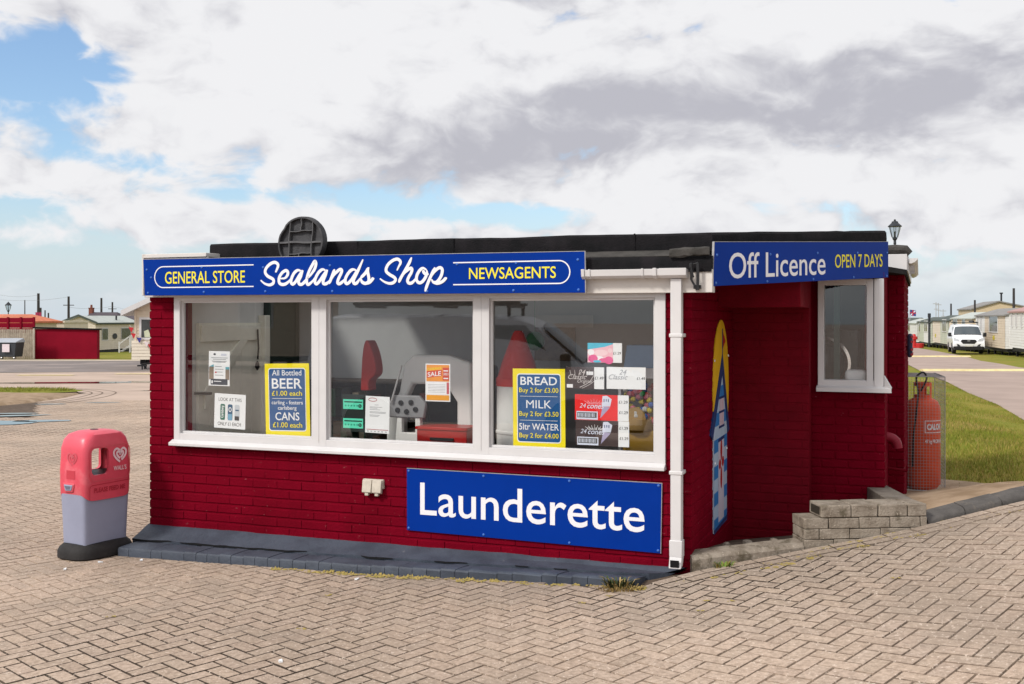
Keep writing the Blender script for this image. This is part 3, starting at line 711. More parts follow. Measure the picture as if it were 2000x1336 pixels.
OFF = Frame((1.364, 7.20, 0), atan2(1.58, 1.736))      # across the cut-off entrance corner
osg = thing('licence_sign', 'blue sign reading Off Licence and Open 7 Days across the entrance corner', 'sign', OFF, (1.17, 0, 2.15))
g = .117 / 2.347
pn = MB(); pn.plate([(-.012, 2.118), (2.347, 2.238), (2.347, 2.531), (.004, 2.417)], -.003, .012); pn.obj('panel', BLUE, osg, bevel=.0015)
ed = MB(); ed.plate([(.004, 2.4172), (2.347, 2.5312), (2.347, 2.5346), (.004, 2.4206)], -.004, .012); ed.plate([(-.014, 2.118), (-.012, 2.118), (.004, 2.42), (.002, 2.42)], -.004, .013); ed.obj('edge_trim', GALV, osg)
t_ = MB(); text(t_, 'Off Licence', .166, 2.175, .172, -.0046, width=1.222, bold=.006, rise=.052); t_.obj('white_lettering', SIGN_WHITE, osg)
t_ = MB(); text(t_, 'OPEN 7 DAYS', 1.524, 2.292, .100, -.0046, width=.725, bold=.006, rise=.046); t_.obj('yellow_lettering', SIGN_YELLOW, osg)
sign_bolts(osg, [(.02, 2.14), (.03, 2.33), (.62, 2.165), (.66, 2.36), (1.22, 2.195), (1.28, 2.395), (1.80, 2.225), (1.86, 2.42), (2.32, 2.25), (2.325, 2.44)], -.003)

# round ribbed plastic cover propped on the roof edge
dsk = thing('round_cover', 'round black plastic cover with ribbed back standing on the roof edge behind the sign', 'cover', SHOP, (1.478, -.03, 2.335))
DR = .203; cx, cz = 1.478, 2.497
def dplace(p): # lean back a little
    return (p[0], -.05 + p[1] + (p[2] - cz) * .10, p[2])
m_ = MB(); ring = []
for i in range(40):
    a = 2 * pi * i / 40; k = 1 - .05 * exp(-((a - 2.55) / .16) ** 2); ring.append((cos(a) * k, sin(a) * k))
rr = []
for (r_, y_) in ((DR - .004, .075), (DR + .004, .05), (DR, .0), (DR - .014, -.002), (DR - .016, .03)): rr.append([dplace((cx + q[0] * r_, y_, cz + q[1] * r_)) for q in ring])
m_.loft(rr); m_.obj('rim', DISC, dsk)
m_ = MB()
def drib(x0, z0, x1, z1, t=.006):
    n = 7; L = []
    for i in range(n + 1):
        f_ = i / n; wv = .004 * sin(f_ * 9 + x0 * 40) * (0 < i < n); dx, dz = x1 - x0, z1 - z0; q = hypot(dx, dz)
        L.append((cx + x0 + dx * f_ - dz / q * wv, cz + z0 + dz * f_ + dx / q * wv))
    px_, pz_ = -(z1 - z0) / hypot(x1 - x0, z1 - z0) * t / 2, (x1 - x0) / hypot(x1 - x0, z1 - z0) * t / 2
    m_.loft([[dplace((p[0] + px_, .0, p[1] + pz_)), dplace((p[0] - px_, .0, p[1] - pz_)), dplace((p[0] - px_, .035, p[1] - pz_)), dplace((p[0] + px_, .035, p[1] + pz_))] for p in L])
e = .102; c_ = sqrt(.19 ** 2 - e * e)
drib(-e, -c_, -e, c_); drib(e, -c_, e, c_); drib(-.19, .0, .19, .0, .014); drib(-e, .086, e, .092); drib(-e, -.092, e, -.086); drib(0, .09, 0, .19); drib(-.006, -.19, -.006, -.09)
m_.obj('ribs', mat('scuffed black plastic', (.10, .10, .105), .6, .3, 12), dsk)
m_ = MB(); m_.loft([[dplace((cx + q[0] * (DR - .012), y_, cz + q[1] * (DR - .012))) for q in ring] for y_ in (.036, .06)]); m_.obj('back_plate', DISC, dsk)

# painted beach-hut board on the return wall: r runs into the entrance, z up
MUR = Frame(SHOP.m @ Vector((L_, 0, 0)), SHOP.rz + pi / 2)
mur = thing('beach_hut_board', 'painted cut-out board of a blue striped beach hut and yellow surfboard on the entrance wall', 'mural', MUR, (1.1, -.012, .28))
def mplate(name, pts, dep, m): b = MB(); b.plate(pts, -dep - .0105, -.004); return b.obj(name, m, mur)
MY = mat('mural yellow', (.72, .42, .01), .5, .1, 6); MB_ = mat('mural blue', (.02, .17, .45), .5, .1, 6); MD = mat('mural navy', (.012, .035, .13), .5, .1, 6)
ML = mat('mural pale blue', (.40, .50, .62), .5, .1, 6); MW = mat('mural pale lilac', (.55, .50, .58), .5, .1, 6); MR = mat('mural red', (.40, .012, .01), .5, .1, 6)
mplate('surfboard', [(p[0], p[1]) for p in ell(1.13, 1.36, .345, .53, 0, 360, 40)], .002, MY)
mplate('roof_outline', [(.66, 1.03), (.75, .99), (1.16, 1.46), (1.40, .98), (1.49, 1.0), (1.17, 1.63)], .006, MD)
mplate('hut_wall', [(.80, .275), (1.375, .30), (1.38, 1.03), (1.165, 1.50), (.79, 1.04)], .004, ML)
st = MB()
zz = .275; k = 0
def hutw(z):
    if z < 1.03: return .80, 1.375
    t = (z - 1.03) / (1.50 - 1.03); return .80 + (.365) * t, 1.375 - .21 * t
while zz < 1.46:
    a0, b0 = hutw(zz + .003); a1, b1 = hutw(zz + .10)
    st.add([(a0 + .002, -.0158, zz), (b0 - .002, -.0158, zz + .01), (b1 - .002, -.0158, zz + .105), (a1 + .002, -.0158, zz + .10)], [(0, 1, 2, 3)], 0); zz += .20
st.obj('stripes', MB_, mur)
dr = MB(); dr.plate([(.985, .33), (1.22, .335), (1.225, .955), (.985, .945)], -.0175, -.0155, 0); dr.plate([(.97, .945), (1.24, .955), (1.24, .98), (.97, .97)], -.0185, -.0155, 1)
for cx_, cz_, a_, b_ in ((1.10, .88, .04, .085), (1.10, .66, .04, .085), (1.04, .77, .05, .04), (1.17, .78, .05, .04)): dr.add([(p[0], -.0182, p[1]) for p in ell(cx_, cz_, a_, b_, 0, 360, 14)], [tuple(range(14))], 2)
dr.obj('door', [MW, MD, MR], mur)
dw = MB(); dw.plate([(1.03, 1.06), (1.22, 1.06), (1.22, 1.28), (1.03, 1.275)], -.0178, -.0155, 0)
for z_ in (1.05, 1.165, 1.275): dw.plate([(1.01, z_), (1.24, z_), (1.24, z_ + .018), (1.01, z_ + .018)], -.0188, -.0155, 1)
dw.plate([(1.07, 1.07), (1.095, 1.07), (1.095, 1.27), (1.07, 1.27)], -.0185, -.0155, 2); dw.plate([(1.155, 1.07), (1.18, 1.07), (1.18, 1.27), (1.155, 1.27)], -.0185, -.0155, 2)
dw.obj('window', [MW, MD, mat('mural pink', (.55, .25, .28), .5)], mur)
fl_ = MB(); fl_.plate([(1.165, 1.62), (1.18, 1.62), (1.18, 1.82), (1.165, 1.82)], -.0165, -.0125, 0); fl_.plate([(1.18, 1.80), (1.18, 1.66), (1.25, 1.70), (1.31, 1.72), (1.24, 1.76)], -.0162, -.0125, 1); fl_.obj('flag', [MD, MR], mur)
for r_, z_ in ((.845, .80), (1.36, .86), (.82, 1.58), (1.44, 1.60)):
    b = MB(); b.rod((r_, -.02, z_), (r_, -.014, z_), .008, .010, 8); b.obj('screw_cap', SIGN_WHITE, mur)
hl = MB(); hl.plate([(.80, .268), (1.375, .293), (1.375, .325), (.80, .30)], -.0172, -.0155); hl.obj('hut_base', MD, mur)

# ---------------------------------------------------------------- posters on the inside of the glass
PY = .046
PAPER = mat('white paper', (.72, .73, .74), .7, .03, 5); INK = mat('black ink', (.03, .03, .035), .7); POST_Y = mat('poster yellow', (.80, .66, .01), .55, .05, 6); POST_B = mat('poster blue', (.006, .075, .23), .55, .05, 6)
POST_W = mat('poster white', (.78, .78, .80), .6); GREYINK = mat('grey print', (.30, .31, .33), .7)
def spin(mb, cx, cz, deg):
    c, s_ = cos(radians(deg)), sin(radians(deg)); mb.v = [(cx + (x - cx) * c - (z - cz) * s_, y, cz + (x - cx) * s_ + (z - cz) * c) for x, y, z in mb.v]
def poster(name, label, x0, x1, z0, z1, m, marks, deg=0, cat='poster', group=None, glassy=PY, fr=SHOP):
    """a sheet and its printed layers; marks: list of (part name, material, draw(mb, W, H))"""
    W, H = x1 - x0, z1 - z0; cx, cz = (x0 + x1) / 2, (z0 + z1) / 2
    s = MB(); s.plate([(x0, z0), (x1, z0), (x1, z1), (x0, z1)], glassy, glassy + .0015)
    spin(s, cx, cz, deg); o = s.obj(name, m, fr=fr, org=(cx, glassy, z0)); tag(o, label, cat, group)
    for i, (pn_, mm, fn) in enumerate([(a, b_, c_) for a, b_, f_ in marks for c_ in getattr(f_, 'each', [f_])]):
        b = MB(); b.k = 0; fn(b, W, H, x0, z0, glassy - .0008 - .0005 * i)
        spin(b, cx, cz, deg); b.obj(pn_, mm, o)
    return o
def shape(b, pts, y, m=0): b.add([(p[0], y, p[1]) for p in pts], [tuple(range(len(pts)))], m)
def bar(b, x0, x1, z0, z1, y, m=0): shape(b, [(x0, z0), (x1, z0), (x1, z1), (x0, z1)], y, m)
def T(items, bold=.006):
    def fn(b, W, H, x, z, y):
        for it in items:
            s_, fx, fz, fh, fw_ = it[:5]; text(b, s_, x + W * fx, z + H * fz, H * fh, y, width=W * fw_, bold=it[5] if len(it) > 5 else bold, align='c')
    if len(items) > 1: fn.each = [T([it], bold) for it in items]
    return fn
def rules(lines):
    def fn(b, W, H, x, z, y):
        for x0, x1, zz, t in lines: bar(b, x + W * x0, x + W * x1, z + H * zz - H * t / 2, z + H * zz + H * t / 2, y)
    if len(lines) > 1: fn.each = [rules([l]) for l in lines]
    return fn
inset = lambda b, W, H, x, z, y: shape(b, rrect(x + W * .095, x + W * .905, z + H * .075, z + H * .925, .018), y)
keyl = lambda b, W, H, x, z, y: shape(b, rrect(x + W * .08, x + W * .92, z + H * .062, z + H * .938, .022), y)
poster('beer_poster', 'yellow and blue price poster for bottled beer and cans in the left window pane', 1.092, 1.504, .966, 1.541, POST_Y, [
    ('border', POST_W, keyl), ('panel', POST_B, inset),
    ('white_lettering', POST_W, T([('All Bottled', .5, .835, .075, .66), ('BEER', .5, .655, .135, .68, .012), ('carling - fosters', .5, .435, .05, .70), ('carlsberg', .5, .36, .05, .42), ('CANS', .5, .215, .105, .54, .010)])),
    ('yellow_lettering', POST_Y, T([('£1.00 each', .5, .555, .065, .68), ('£1.00 each', .5, .115, .068, .66)])), ('rule', POST_W, rules([(.17, .83, .515, .006)]))], deg=1.3)
poster('grocery_poster', 'yellow and blue price poster for bread, milk and water in the right window pane', 3.224, 3.626, .962, 1.535, POST_Y, [
    ('border', POST_W, keyl), ('panel', POST_B, inset),
    ('white_lettering', POST_W, T([('BREAD', .5, .795, .10, .70, .010), ('MILK', .5, .50, .10, .48, .0), ('5ltr WATER', .5, .225, .08, .76, .006)])),
    ('yellow_lettering', POST_Y, T([('Buy 2 for £3.00', .5, .70, .058, .75), ('Buy 2 for £3.50', .5, .40, .058, .75), ('Buy 2 for £4.00', .5, .125, .058, .75)])), ('rule', POST_W, rules([(.14, .86, .65, .005), (.14, .86, .345, .005)]))], deg=.4)
def cans(cols):
    def fn(b, W, H, x, z, y):
        for i, fx in enumerate((.27, .51, .73)):
            shape(b, rrect(x + W * (fx - .075), x + W * (fx + .075), z + H * .24, z + H * .70, .012), y, i)
        bar(b, x + W * .445, x + W * .575, z + H * .24, z + H * .42, y - .0002, 3)
        shape(b, ell(x + W * .51, z + H * .55, W * .05, H * .07, 0, 360, 16), y - .0002, 4); shape(b, ell(x + W * .51, z + H * .55, W * .028, H * .045, 0, 360, 16), y - .0004, 1)
        bar(b, x + W * .66, x + W * .80, z + H * .25, z + H * .37, y - .0002, 5); bar(b, x + W * .68, x + W * .79, z + H * .52, z + H * .56, y - .0002, 1)
        text(b, 'Carlsberg', x + W * .245, z + H * .31, W * .09, y - .0003, m=4, bold=.02); bb = b.v[-len(letters('Carlsberg', .02)[0]):]
        cx_, cz_ = bb[0][0], z + H * .31
        b.v[-len(bb):] = [(x + W * .295 - (q[2] - cz_) * .9, q[1], z + H * .30 + (q[0] - (x + W * .245)) * .9 * .7) for q in bb]
    return fn
poster('can_notice', 'white home-printed notice with three drink cans, low in the left pane', .602, .904, 1.002, 1.284, PAPER, [
    ('lettering', INK, T([('LOOK AT THIS', .5, .79, .095, .74, -.004), ('ONLY £1 EACH', .49, .08, .10, .74, -.004)])),
    ('printed_cans', [mat('can green', (.01, .13, .09), .5), mat('can blue', (.01, .08, .16), .5), mat('can silver', (.5, .54, .58), .5), mat('can sky', (.15, .35, .5), .5), POST_W, INK], cans(0))], deg=-1.6, cat='notice')
def notice(b, W, H, x, z, y):
    for zz, a, c in ((.80, .12, .9), (.755, .2, .82), (.70, .15, .85), (.675, .2, .8), (.55, .3, .62), (.47, .3, .7), (.39, .34, .66), (.30, .3, .7)): bar(b, x + W * a, x + W * c, z + H * zz, z + H * (zz + .018), y, 0)
    bar(b, x + W * .02, x + W * .24, z + H * .18, z + H * .55, y, 1); bar(b, x + W * .80, x + W * .98, z + H * .18, z + H * .55, y, 1); bar(b, x + W * .10, x + W * .9, z + H * .03, z + H * .20, y - .0002, 2)
    bar(b, x + W * .14, x + W * .2, z + H * .07, z + H * .15, y - .0004, 3); bar(b, x + W * .25, x + W * .6, z + H * .12, z + H * .14, y - .0004, 3)
    bar(b, x + W * .30, x + W * .38, z + H * .37, z + H * .41, y - .0003, 4); shape(b, ell(x + W * .28, z + H * .91, W * .06, H * .03, 0, 360, 12), y, 2); bar(b, x + W * .58, x + W * .84, z + H * .87, z + H * .93, y, 5)
    shape(b, [(x + W * .02, z + H * .55), (x + W * .24, z + H * .55), (x + W * .24, z + H * .62)], y, 6); bar(b, x + W * .80, x + W * .98, z + H * .48, z + H * .55, y - .0002, 6)
poster('leaflet', 'tall white leaflet with small grey print on the plank door side of the left pane', .546, .752, 1.348, 1.632, PAPER, [
    ('print', [GREYINK, mat('print brown', (.22, .17, .13), .6), mat('print slate', (.03, .04, .06), .6), POST_W, mat('print red', (.5, .03, .04), .6), mat('print pale', (.5, .52, .6), .6), mat('print teal', (.12, .35, .42), .6)], notice)], deg=-.6, cat='leaflet')
GREEN_P = mat('hygiene sticker green', (.10, .62, .42), .5); BLK = mat('sticker black', (.012, .02, .018), .5)
def hyg(n):
    def fn(b, W, H, x, z, y):
        bar(b, x + W * .06, x + W * .96, z + H * .68, z + H * .80, y, 0)
        for i in range(5): shape(b, ell(x + W * (.13 + .145 * i), z + H * .36, W * .045, H * .10, 0, 360, 10), y, 1)
        shape(b, ell(x + W * .85, z + H * .34, W * .085, H * .19, 0, 360, 18), y, 0); text(b, n, x + W * .85, z + H * .25, H * .2, y - .0004, align='c', m=2, bold=.01)
    return fn
hs = MB(); hs.plate([(1.79, 1.02), (1.995, 1.02), (1.995, 1.31), (1.79, 1.31)], PY + .004, PY + .006)
tag(hs.obj('sticker_backing', BLK, fr=SHOP, org=(1.89, PY, 1.02)), 'black backing sheet behind the two green stickers in the middle pane', 'backing sheet')
for z0, lb in ((1.195, 'green rating sticker in the middle pane, upper one of the two'), (1.047, 'green rating sticker in the middle pane, lower one of the two')):
    poster('rating_sticker', lb, 1.806, 1.981, z0, z0 + .076, GREEN_P, [('print', [BLK, mat('sticker dark green', (.03, .30, .2), .5), GREEN_P], hyg('5'))], cat='sticker', group='green rating stickers')
def letter_(b, W, H, x, z, y):
    for zz, a, c in ((.76, .38, .55), (.70, .18, .70), (.67, .18, .5), (.63, .18, .62), (.57, .18, .86), (.54, .18, .84), (.48, .18, .6), (.45, .18, .55)): bar(b, x + W * a, x + W * c, z + H * zz, z + H * (zz + .012), y, 0)
    bar(b, x + W * .06, x + W * .96, z + H * .085, z + H * .10, y, 1); o = ell(x + W * .30, z + H * .905, W * .17, H * .045, 0, 360, 24); b.stroke(o + o[:1], .004, y, 1, .0002)
    for i in range(6): bar(b, x + W * (.08 + .15 * i), x + W * (.15 + .15 * i), z + H * .03, z + H * .055, y, 0)
poster('typed_letter', 'white typed letter with a red foot rule beside the green stickers', 2.002, 2.21, 1.017, 1.30, PAPER, [('print', [GREYINK, mat('letter red', (.35, .02, .03), .6)], letter_)], deg=-1.2, cat='letter')
def sale(b, W, H, x, z, y):
    bar(b, x + W * .04, x + W * .96, z + H * .53, z + H * .97, y, 0); shape(b, [(x + W * .05, z + H * .62), (x + W * .66, z + H * .68), (x + W * .66, z + H * .84), (x + W * .05, z + H * .80)], y - .0002, 1)
    bar(b, x + W * .70, x + W * .95, z + H * .56, z + H * .90, y - .0002, 1); bar(b, x + W * .05, x + W * .84, z + H * .20, z + H * .51, y, 2); bar(b, x + W * .86, x + W * .95, z + H * .20, z + H * .51, y, 4)
    for i in range(6): bar(b, x + W * .10, x + W * .8, z + H * (.24 + .04 * i), z + H * (.25 + .04 * i), y - .0002, 3)
    bar(b, x + W * .04, x + W * .96, z + H * .03, z + H * .17, y, 5)
    text(b, 'CLEARANCE', x + W * .36, z + H * .84, H * .06, y - .0006, width=W * .58, align='c', m=6, bold=.01, rise=.09)
    text(b, 'SALE', x + W * .36, z + H * .67, H * .115, y - .0006, width=W * .54, align='c', m=2, bold=.015, rise=.11)
    text(b, '2021', x + W * .825, z + H * .70, H * .06, y - .0006, width=W * .2, align='c', m=2, bold=.01)
    bar(b, x + W * .73, x + W * .92, z + H * .80, z + H * .83, y - .0006, 2); bar(b, x + W * .73, x + W * .92, z + H * .60, z + H * .63, y - .0006, 2)
poster('sale_poster', 'small orange and red clearance sale poster on the middle pane', 2.516, 2.721, 1.275, 1.559, PAPER, [('print', [mat('sale orange', (.75, .28, .04), .5), mat('sale red', (.55, .06, .025), .5), POST_W, GREYINK, mat('sale magenta', (.5, .08, .10), .5), mat('sale amber', (.72, .30, .01), .5), POST_Y], sale)])
def price(items):
    def fn(b, W, H, x, z, y):
        for s_, fx, fz, fh in items: text(b, s_, x + W * fx, z + H * fz, H * fh, y, align='c', bold=.0)
    if len(items) > 1: fn.each = [price([it]) for it in items]
    return fn
def pink(b, W, H, x, z, y):
    bar(b, x + W * .0, x + W * .74, z + H * .0, z + H * 1., y, 0); shape(b, [(x, z + H * .66), (x + W * .5, z + H * .80), (x + W * .74, z + H * .94), (x + W * .74, z + H), (x, z + H)], y - .0002, 1)
    for cx_, cz_, a_, b_, m_ in ((.10, .52, .10, .16, 3), (.30, .20, .18, .15, 3), (.48, .12, .15, .11, 2), (.62, .12, .13, .2, 2), (.40, .50, .2, .16, 4), (.16, .2, .14, .2, 2), (.28, .06, .12, .06, 1), (.66, .62, .07, .12, 4)): shape(b, ell(x + W * cx_, z + H * cz_, W * a_, H * b_, 0, 360, 18), y - .0003 - .0001 * b.k, m_); b.k += 1
poster('lolly_card', 'pink and turquoise ice cream price card, topmost of the cards in the right pane', 3.794, 4.046, 1.587, 1.726, PAPER, [('print', [mat('card pink', (.80, .45, .52), .5), mat('card turquoise', (.05, .45, .62), .5), mat('card magenta', (.70, .10, .28), .5), POST_W, mat('card blush', (.82, .58, .62), .5)], pink), ('price', INK, price([('£1.29', .86, .42, .13)]))], cat='price card', group='ice cream price cards')
BROWN = mat('card brown', (.055, .036, .036), .5); CREAM_C = POST_W
def classic(m_bg, col):
    def fn(b, W, H, x, z, y):
        if m_bg is not None:
            bar(b, x, x + W * .74, z, z + H, y, 0)
            b.stroke(smooth([(x + W * .36, z + H * .06), (x + W * .6, z + H * .3), (x + W * .73, z + H * .62)], 6), .004, y - .0003, 1, .0001); b.stroke(smooth([(x + W * .42, z + H * .02), (x + W * .62, z + H * .2), (x + W * .74, z + H * .36)], 6), .003, y - .0003, 1, .0001)
            bar(b, x + W * .02, x + W * .18, z + H * .04, z + H * .2, y - .0004, 2); bar(b, x + W * .54, x + W * .72, z + H * .64, z + H * .8, y - .0004, 2)
            for a in range(5): b.stroke([(x + W * (.14 + .1 * a), z + H * .55), (x + W * (.10 + .13 * a), z + H * .85)], .003, y - .0003, 1, .0001)
        text(b, '24', x + W * .42, z + H * .66, H * .22, y - .0006, align='c', shear=.35, m=1); text(b, 'Classic', x + W * .30, z + H * .44, H * .22, y - .0006, align='c', shear=.4, m=1)
        if m_bg is not None: text(b, 'Original', x + W * .50, z + H * .28, H * .15, y - .0006, align='c', shear=.4, m=1)
    return fn
poster('brown_card', 'dark brown ice cream price card reading 24 Classic Original beside the grocery poster', 3.633, 3.916, 1.398, 1.553, PAPER, [('print', [BROWN, mat('card silver', (.6, .56, .55), .5), POST_W], classic(1, 1)), ('price', INK, price([('£1.49', .87, .44, .13)]))], cat='price card', group='ice cream price cards')
poster('plain_card', 'plain white ice cream price card reading 24 Classic in the right pane', 3.934, 4.217, 1.402, 1.557, PAPER, [('print', [POST_W, GREYINK], classic(None, 0)), ('price', INK, price([('£1.49', .88, .44, .12)]))], cat='price card', group='ice cream price cards')
def cones(sub):
    def fn(b, W, H, x, z, y):
        bar(b, x, x + W * .80, z, z + H, y, 0)
        shape(b, [(x + W * .475, z + H * .08), (x + W * .52, z + H * .56), (x + W * .66, z + H * .52)], y - .0003, 1)
        shape(b, [(x + W * .50, z + H * .55), (x + W * .52, z + H * .95), (x + W * .60, z + H * .97), (x + W * .69, z + H * .84), (x + W * .66, z + H * .55)], y - .0005, 2)
        for i in range(3): bar(b, x + W * (.54 + .04 * i), x + W * (.555 + .04 * i), z + H * (.72 + .02 * (i % 2)), z + H * .84, y - .0007, 3)
        bar(b, x + W * .03, x + W * .43, z + H * .02, z + H * .34, y - .0003, 2); bar(b, x + W * .045, x + W * .41, z + H * .09, z + H * .30, y - .0005, 4)
        for i in range(15): bar(b, x + W * (.06 + .022 * i), x + W * (.067 + .022 * i + .006 * (i % 3 == 0)), z + H * .12, z + H * .27, y - .0007, 2)
        text(b, '24', x + W * .15, z + H * .48, H * .17, y - .0006, align='c', shear=.3, m=2, bold=.0); text(b, 'cones', x + W * .39, z + H * .46, H * .20, y - .0008, align='c', shear=.3, m=2, bold=.01)
        text(b, sub, x + W * .37, z + H * .64, H * .09, y - .0008, align='c', shear=.2, m=5); 
        for a in range(7): b.stroke([(x + W * (.36 + .03 * (a - 3)), z + H * .62), (x + W * (.36 + .06 * (a - 3)), z + H * (.84 - .03 * abs(a - 3)))], .0025, y - .0005, 5, .0001)
    return fn
CRD = mat('card red', (.72, .02, .02), .5); LIL = mat('cone lilac', (.35, .32, .48), .5); ICE = mat('cone ice', (.62, .66, .78), .5); NAVY = mat('cone navy', (.03, .05, .16), .5); BARC = mat('bar code', (.10, .10, .10), .6); PNK = mat('card rose', (.8, .35, .4), .5)
poster('red_card', 'bright red price card for ice cream cones above the dark one', 3.699, 4.095, 1.176, 1.358, PAPER, [('print', [CRD, LIL, ICE, NAVY, BARC, PNK], cones('Strawberry')), ('price', INK, price([('£1.29', .90, .68, .11), ('£1.29', .905, .28, .11)]))], cat='price card', group='ice cream price cards')
poster('dark_card', 'dark brown price card for ice cream cones directly below the red one', 3.705, 4.098, .994, 1.174, PAPER, [('print', [BROWN, LIL, ICE, NAVY, BARC, POST_W], cones('Choc & Nut')), ('price', INK, price([('£1.29', .90, .68, .11), ('£1.29', .905, .28, .11)]))], cat='price card', group='ice cream price cards')

# ---------------------------------------------------------------- inside the shop, seen through the panes
IVORY = mat('old ivory gloss paint', (.84, .82, .72), .5, .12, 3)
pd = thing('plank_door', 'ivory painted ledged plank door on the left inside wall, key chain hanging from it', 'door', SHOP, (.24, .8, .2))
m_ = MB(); m_.box(.225, .255, .30, 1.22, .2, 1.86)
for i in range(1, 6): m_.box(.2551, .2565, .30 + .153 * i - .002, .30 + .153 * i + .002, .2, 1.84)
m_.obj('leaf', IVORY, pd)
m_ = MB(); m_.box(.256, .275, .32, 1.17, 1.70, 1.84); m_.box(.256, .275, .32, 1.17, .45, .58)
m_.hexa([(.256, .36, 1.12), (.276, .36, 1.12), (.276, .36, 1.28), (.256, .36, 1.28), (.256, .98, 1.70), (.276, .98, 1.70), (.276, .86, 1.70), (.256, .86, 1.70)])
m_.obj('ledges', IVORY, pd, bevel=.003)
m_ = MB(); m_.box(.222, .30, 1.22, 1.30, .2, 1.93); m_.obj('post', IVORY, pd, bevel=.004)
m_ = MB(); m_.pipe([(.285, 1.12, 1.80), (.287, 1.13, 1.62), (.285, 1.12, 1.52)], .008, 6); m_.lathe([(.004, 0), (.022, .03), (.02, .06), (.004, .09)], (.288, 1.11, 1.42), 8); m_.obj('key_chain', BLACK, pd)
dk = MB(); dk.box(.225, .25, 1.31, 1.88, .2, 2.1); dk.box(.22, .29, 1.31, 1.35, .2, 2.1)
tag(dk.obj('dark_cupboard', mat('dark green paint', (.012, .03, .022), .5), fr=SHOP, org=(.24, 1.6, .2)), 'tall dark green cupboard door to the right of the ivory plank door', 'cupboard')
br_ = MB(); br_.rod((.32, .32, .2), (.20, .36, 1.26), .014); br_.box(.22, .36, .28, .34, 1.25, 1.27)
tag(br_.obj('broom', BLACK, fr=SHOP, org=(.3, .3, .2)), 'dark slanting broom handle in the bottom left corner of the window', 'broom')
# children's ride with a steering wheel
WR = mat('white ride plastic', (.75, .75, .73), .35, .05, 3); RR = mat('red ride plastic', (.45, .02, .02), .35, .1, 3)
rd = thing('toy_ride', 'white and red coin-operated children ride with grey steering wheel in the middle pane', 'toy ride', SHOP, (2.15, .75, .2))
m_ = MB(); m_.plate([(1.86, .2), (1.86, 1.05), (1.98, 1.30), (2.02, 1.52), (2.10, 1.60), (2.42, 1.60), (2.62, 1.54), (2.66, .2), (2.50, .2), (2.50, 1.22), (2.40, 1.36), (2.10, 1.36), (2.02, 1.20), (2.00, .2)], .66, .76); m_.obj('canopy', WR, rd, bevel=.02)
m_ = MB(); m_.box(1.86, 2.66, .76, 1.3, .2, .95); m_.box(1.95, 2.6, 1.25, 1.35, .95, 1.5); m_.obj('body', BLACK, rd, bevel=.03)
m_ = MB(); m_.plate([(1.99, 1.10), (2.30, 1.10), (2.32, 1.22), (2.26, 1.28), (2.03, 1.28), (1.97, 1.20)], .46, .50)
m_.obj('steering_wheel', mat('grey wheel plastic', (.26, .26, .27), .45, .15, 8), rd, bevel=.01)
for p in ((2.10, 1.22), (2.19, 1.225), (2.07, 1.16), (2.15, 1.15), (2.23, 1.17)):
    m_ = MB(); m_.rod((p[0], .459, p[1]), (p[0], .452, p[1]), .022, n=10); m_.obj('wheel_button', BLACK, rd)
m_ = MB(); m_.plate([(2.04, .9), (2.06, 1.12), (2.10, 1.12), (2.10, .98), (2.22, .98), (2.22, 1.12), (2.26, 1.12), (2.28, .9)], .47, .52); m_.obj('steering_column', WR, rd, bevel=.006)
m_ = MB(); m_.plate(smooth([(1.66, 1.30), (1.68, 1.62), (1.72, 1.72), (1.78, 1.60), (1.80, 1.45), (1.74, 1.38), (1.74, 1.30)], 5), .58, .72); m_.obj('side_wing', RR, rd, bevel=.02)
m_ = MB(); m_.pipe([(2.02, .44, 1.22), (2.06, .45, 1.36), (2.10, .47, 1.52)], .008); m_.obj('edge_rail', GALV, rd)
rb = MB(); rb.box(2.28, 2.71, .38, .62, .86, 1.02); rb.box(2.27, 2.72, .37, .63, 1.021, 1.045)
r_ = rb.obj('red_tin_box', mat('red enamel', (.42, .012, .012), .35, .15, 5), fr=SHOP, org=(2.5, .5, .86), bevel=.004); tag(r_, 'red metal tool box on the ledge behind the middle pane', 'tool box')
m_ = MB(); m_.box(2.40, 2.60, .365, .379, .94, .962); m_.obj('handle', BLACK, r_)
lgd = MB(); lgd.box(1.70, 4.30, .37, .64, .83, .86)
tag(lgd.obj('window_ledge', mat('dark ledge', (.05, .045, .04), .7), fr=SHOP, org=(3, .5, .83)), 'dark display ledge inside the window behind the posters', 'ledge')
rk = thing('rocket_ride', 'red cone topped rocket toy with white drum body behind the grocery poster', 'toy rocket', SHOP, (3.03, .78, .2))
m_ = MB(); m_.lathe([(.18, 1.36), (.18, 1.42), (.165, 1.44), (.13, 1.56), (.045, 1.78), (.03, 1.80), (.005, 1.805)], (2.99, .78, 0), 28); m_.obj('nose_cone', mat('red ride gloss', (.62, .035, .03), .3, .08, 3), rk)
m_ = MB(); m_.lathe([(.17, .2), (.175, .3), (.175, 1.36), (.10, 1.38)], (2.99, .78, 0), 28); m_.lathe([(.18, .98), (.182, .985), (.182, 1.0), (.18, 1.005)], (2.99, .78, 0), 28); m_.obj('drum', WR, rk)
nb = MB(); nb.box(2.74, 3.12, 1.86, 1.895, 1.52, 1.92)
o = nb.obj('notice_board', mat('cork', (.16, .11, .065), .9, .3, 20), fr=SHOP, org=(2.9, 1.88, 1.52)); tag(o, 'cork notice board with a dark header on the grey rear wall', 'notice board')
m_ = MB(); m_.box(2.74, 3.3, 1.853, 1.859, 1.82, 1.93); m_.obj('header', INNER_DARK, o)
gb = MB(); gb.lathe([(.085 * sin(pi * i / 10) + .001, -.085 * cos(pi * i / 10)) for i in range(11)], (2.83, 1.62, 1.70), 18); gb.pipe([(2.83, 1.62, 1.78), (2.83, 1.62, 2.2)], .003, 4)
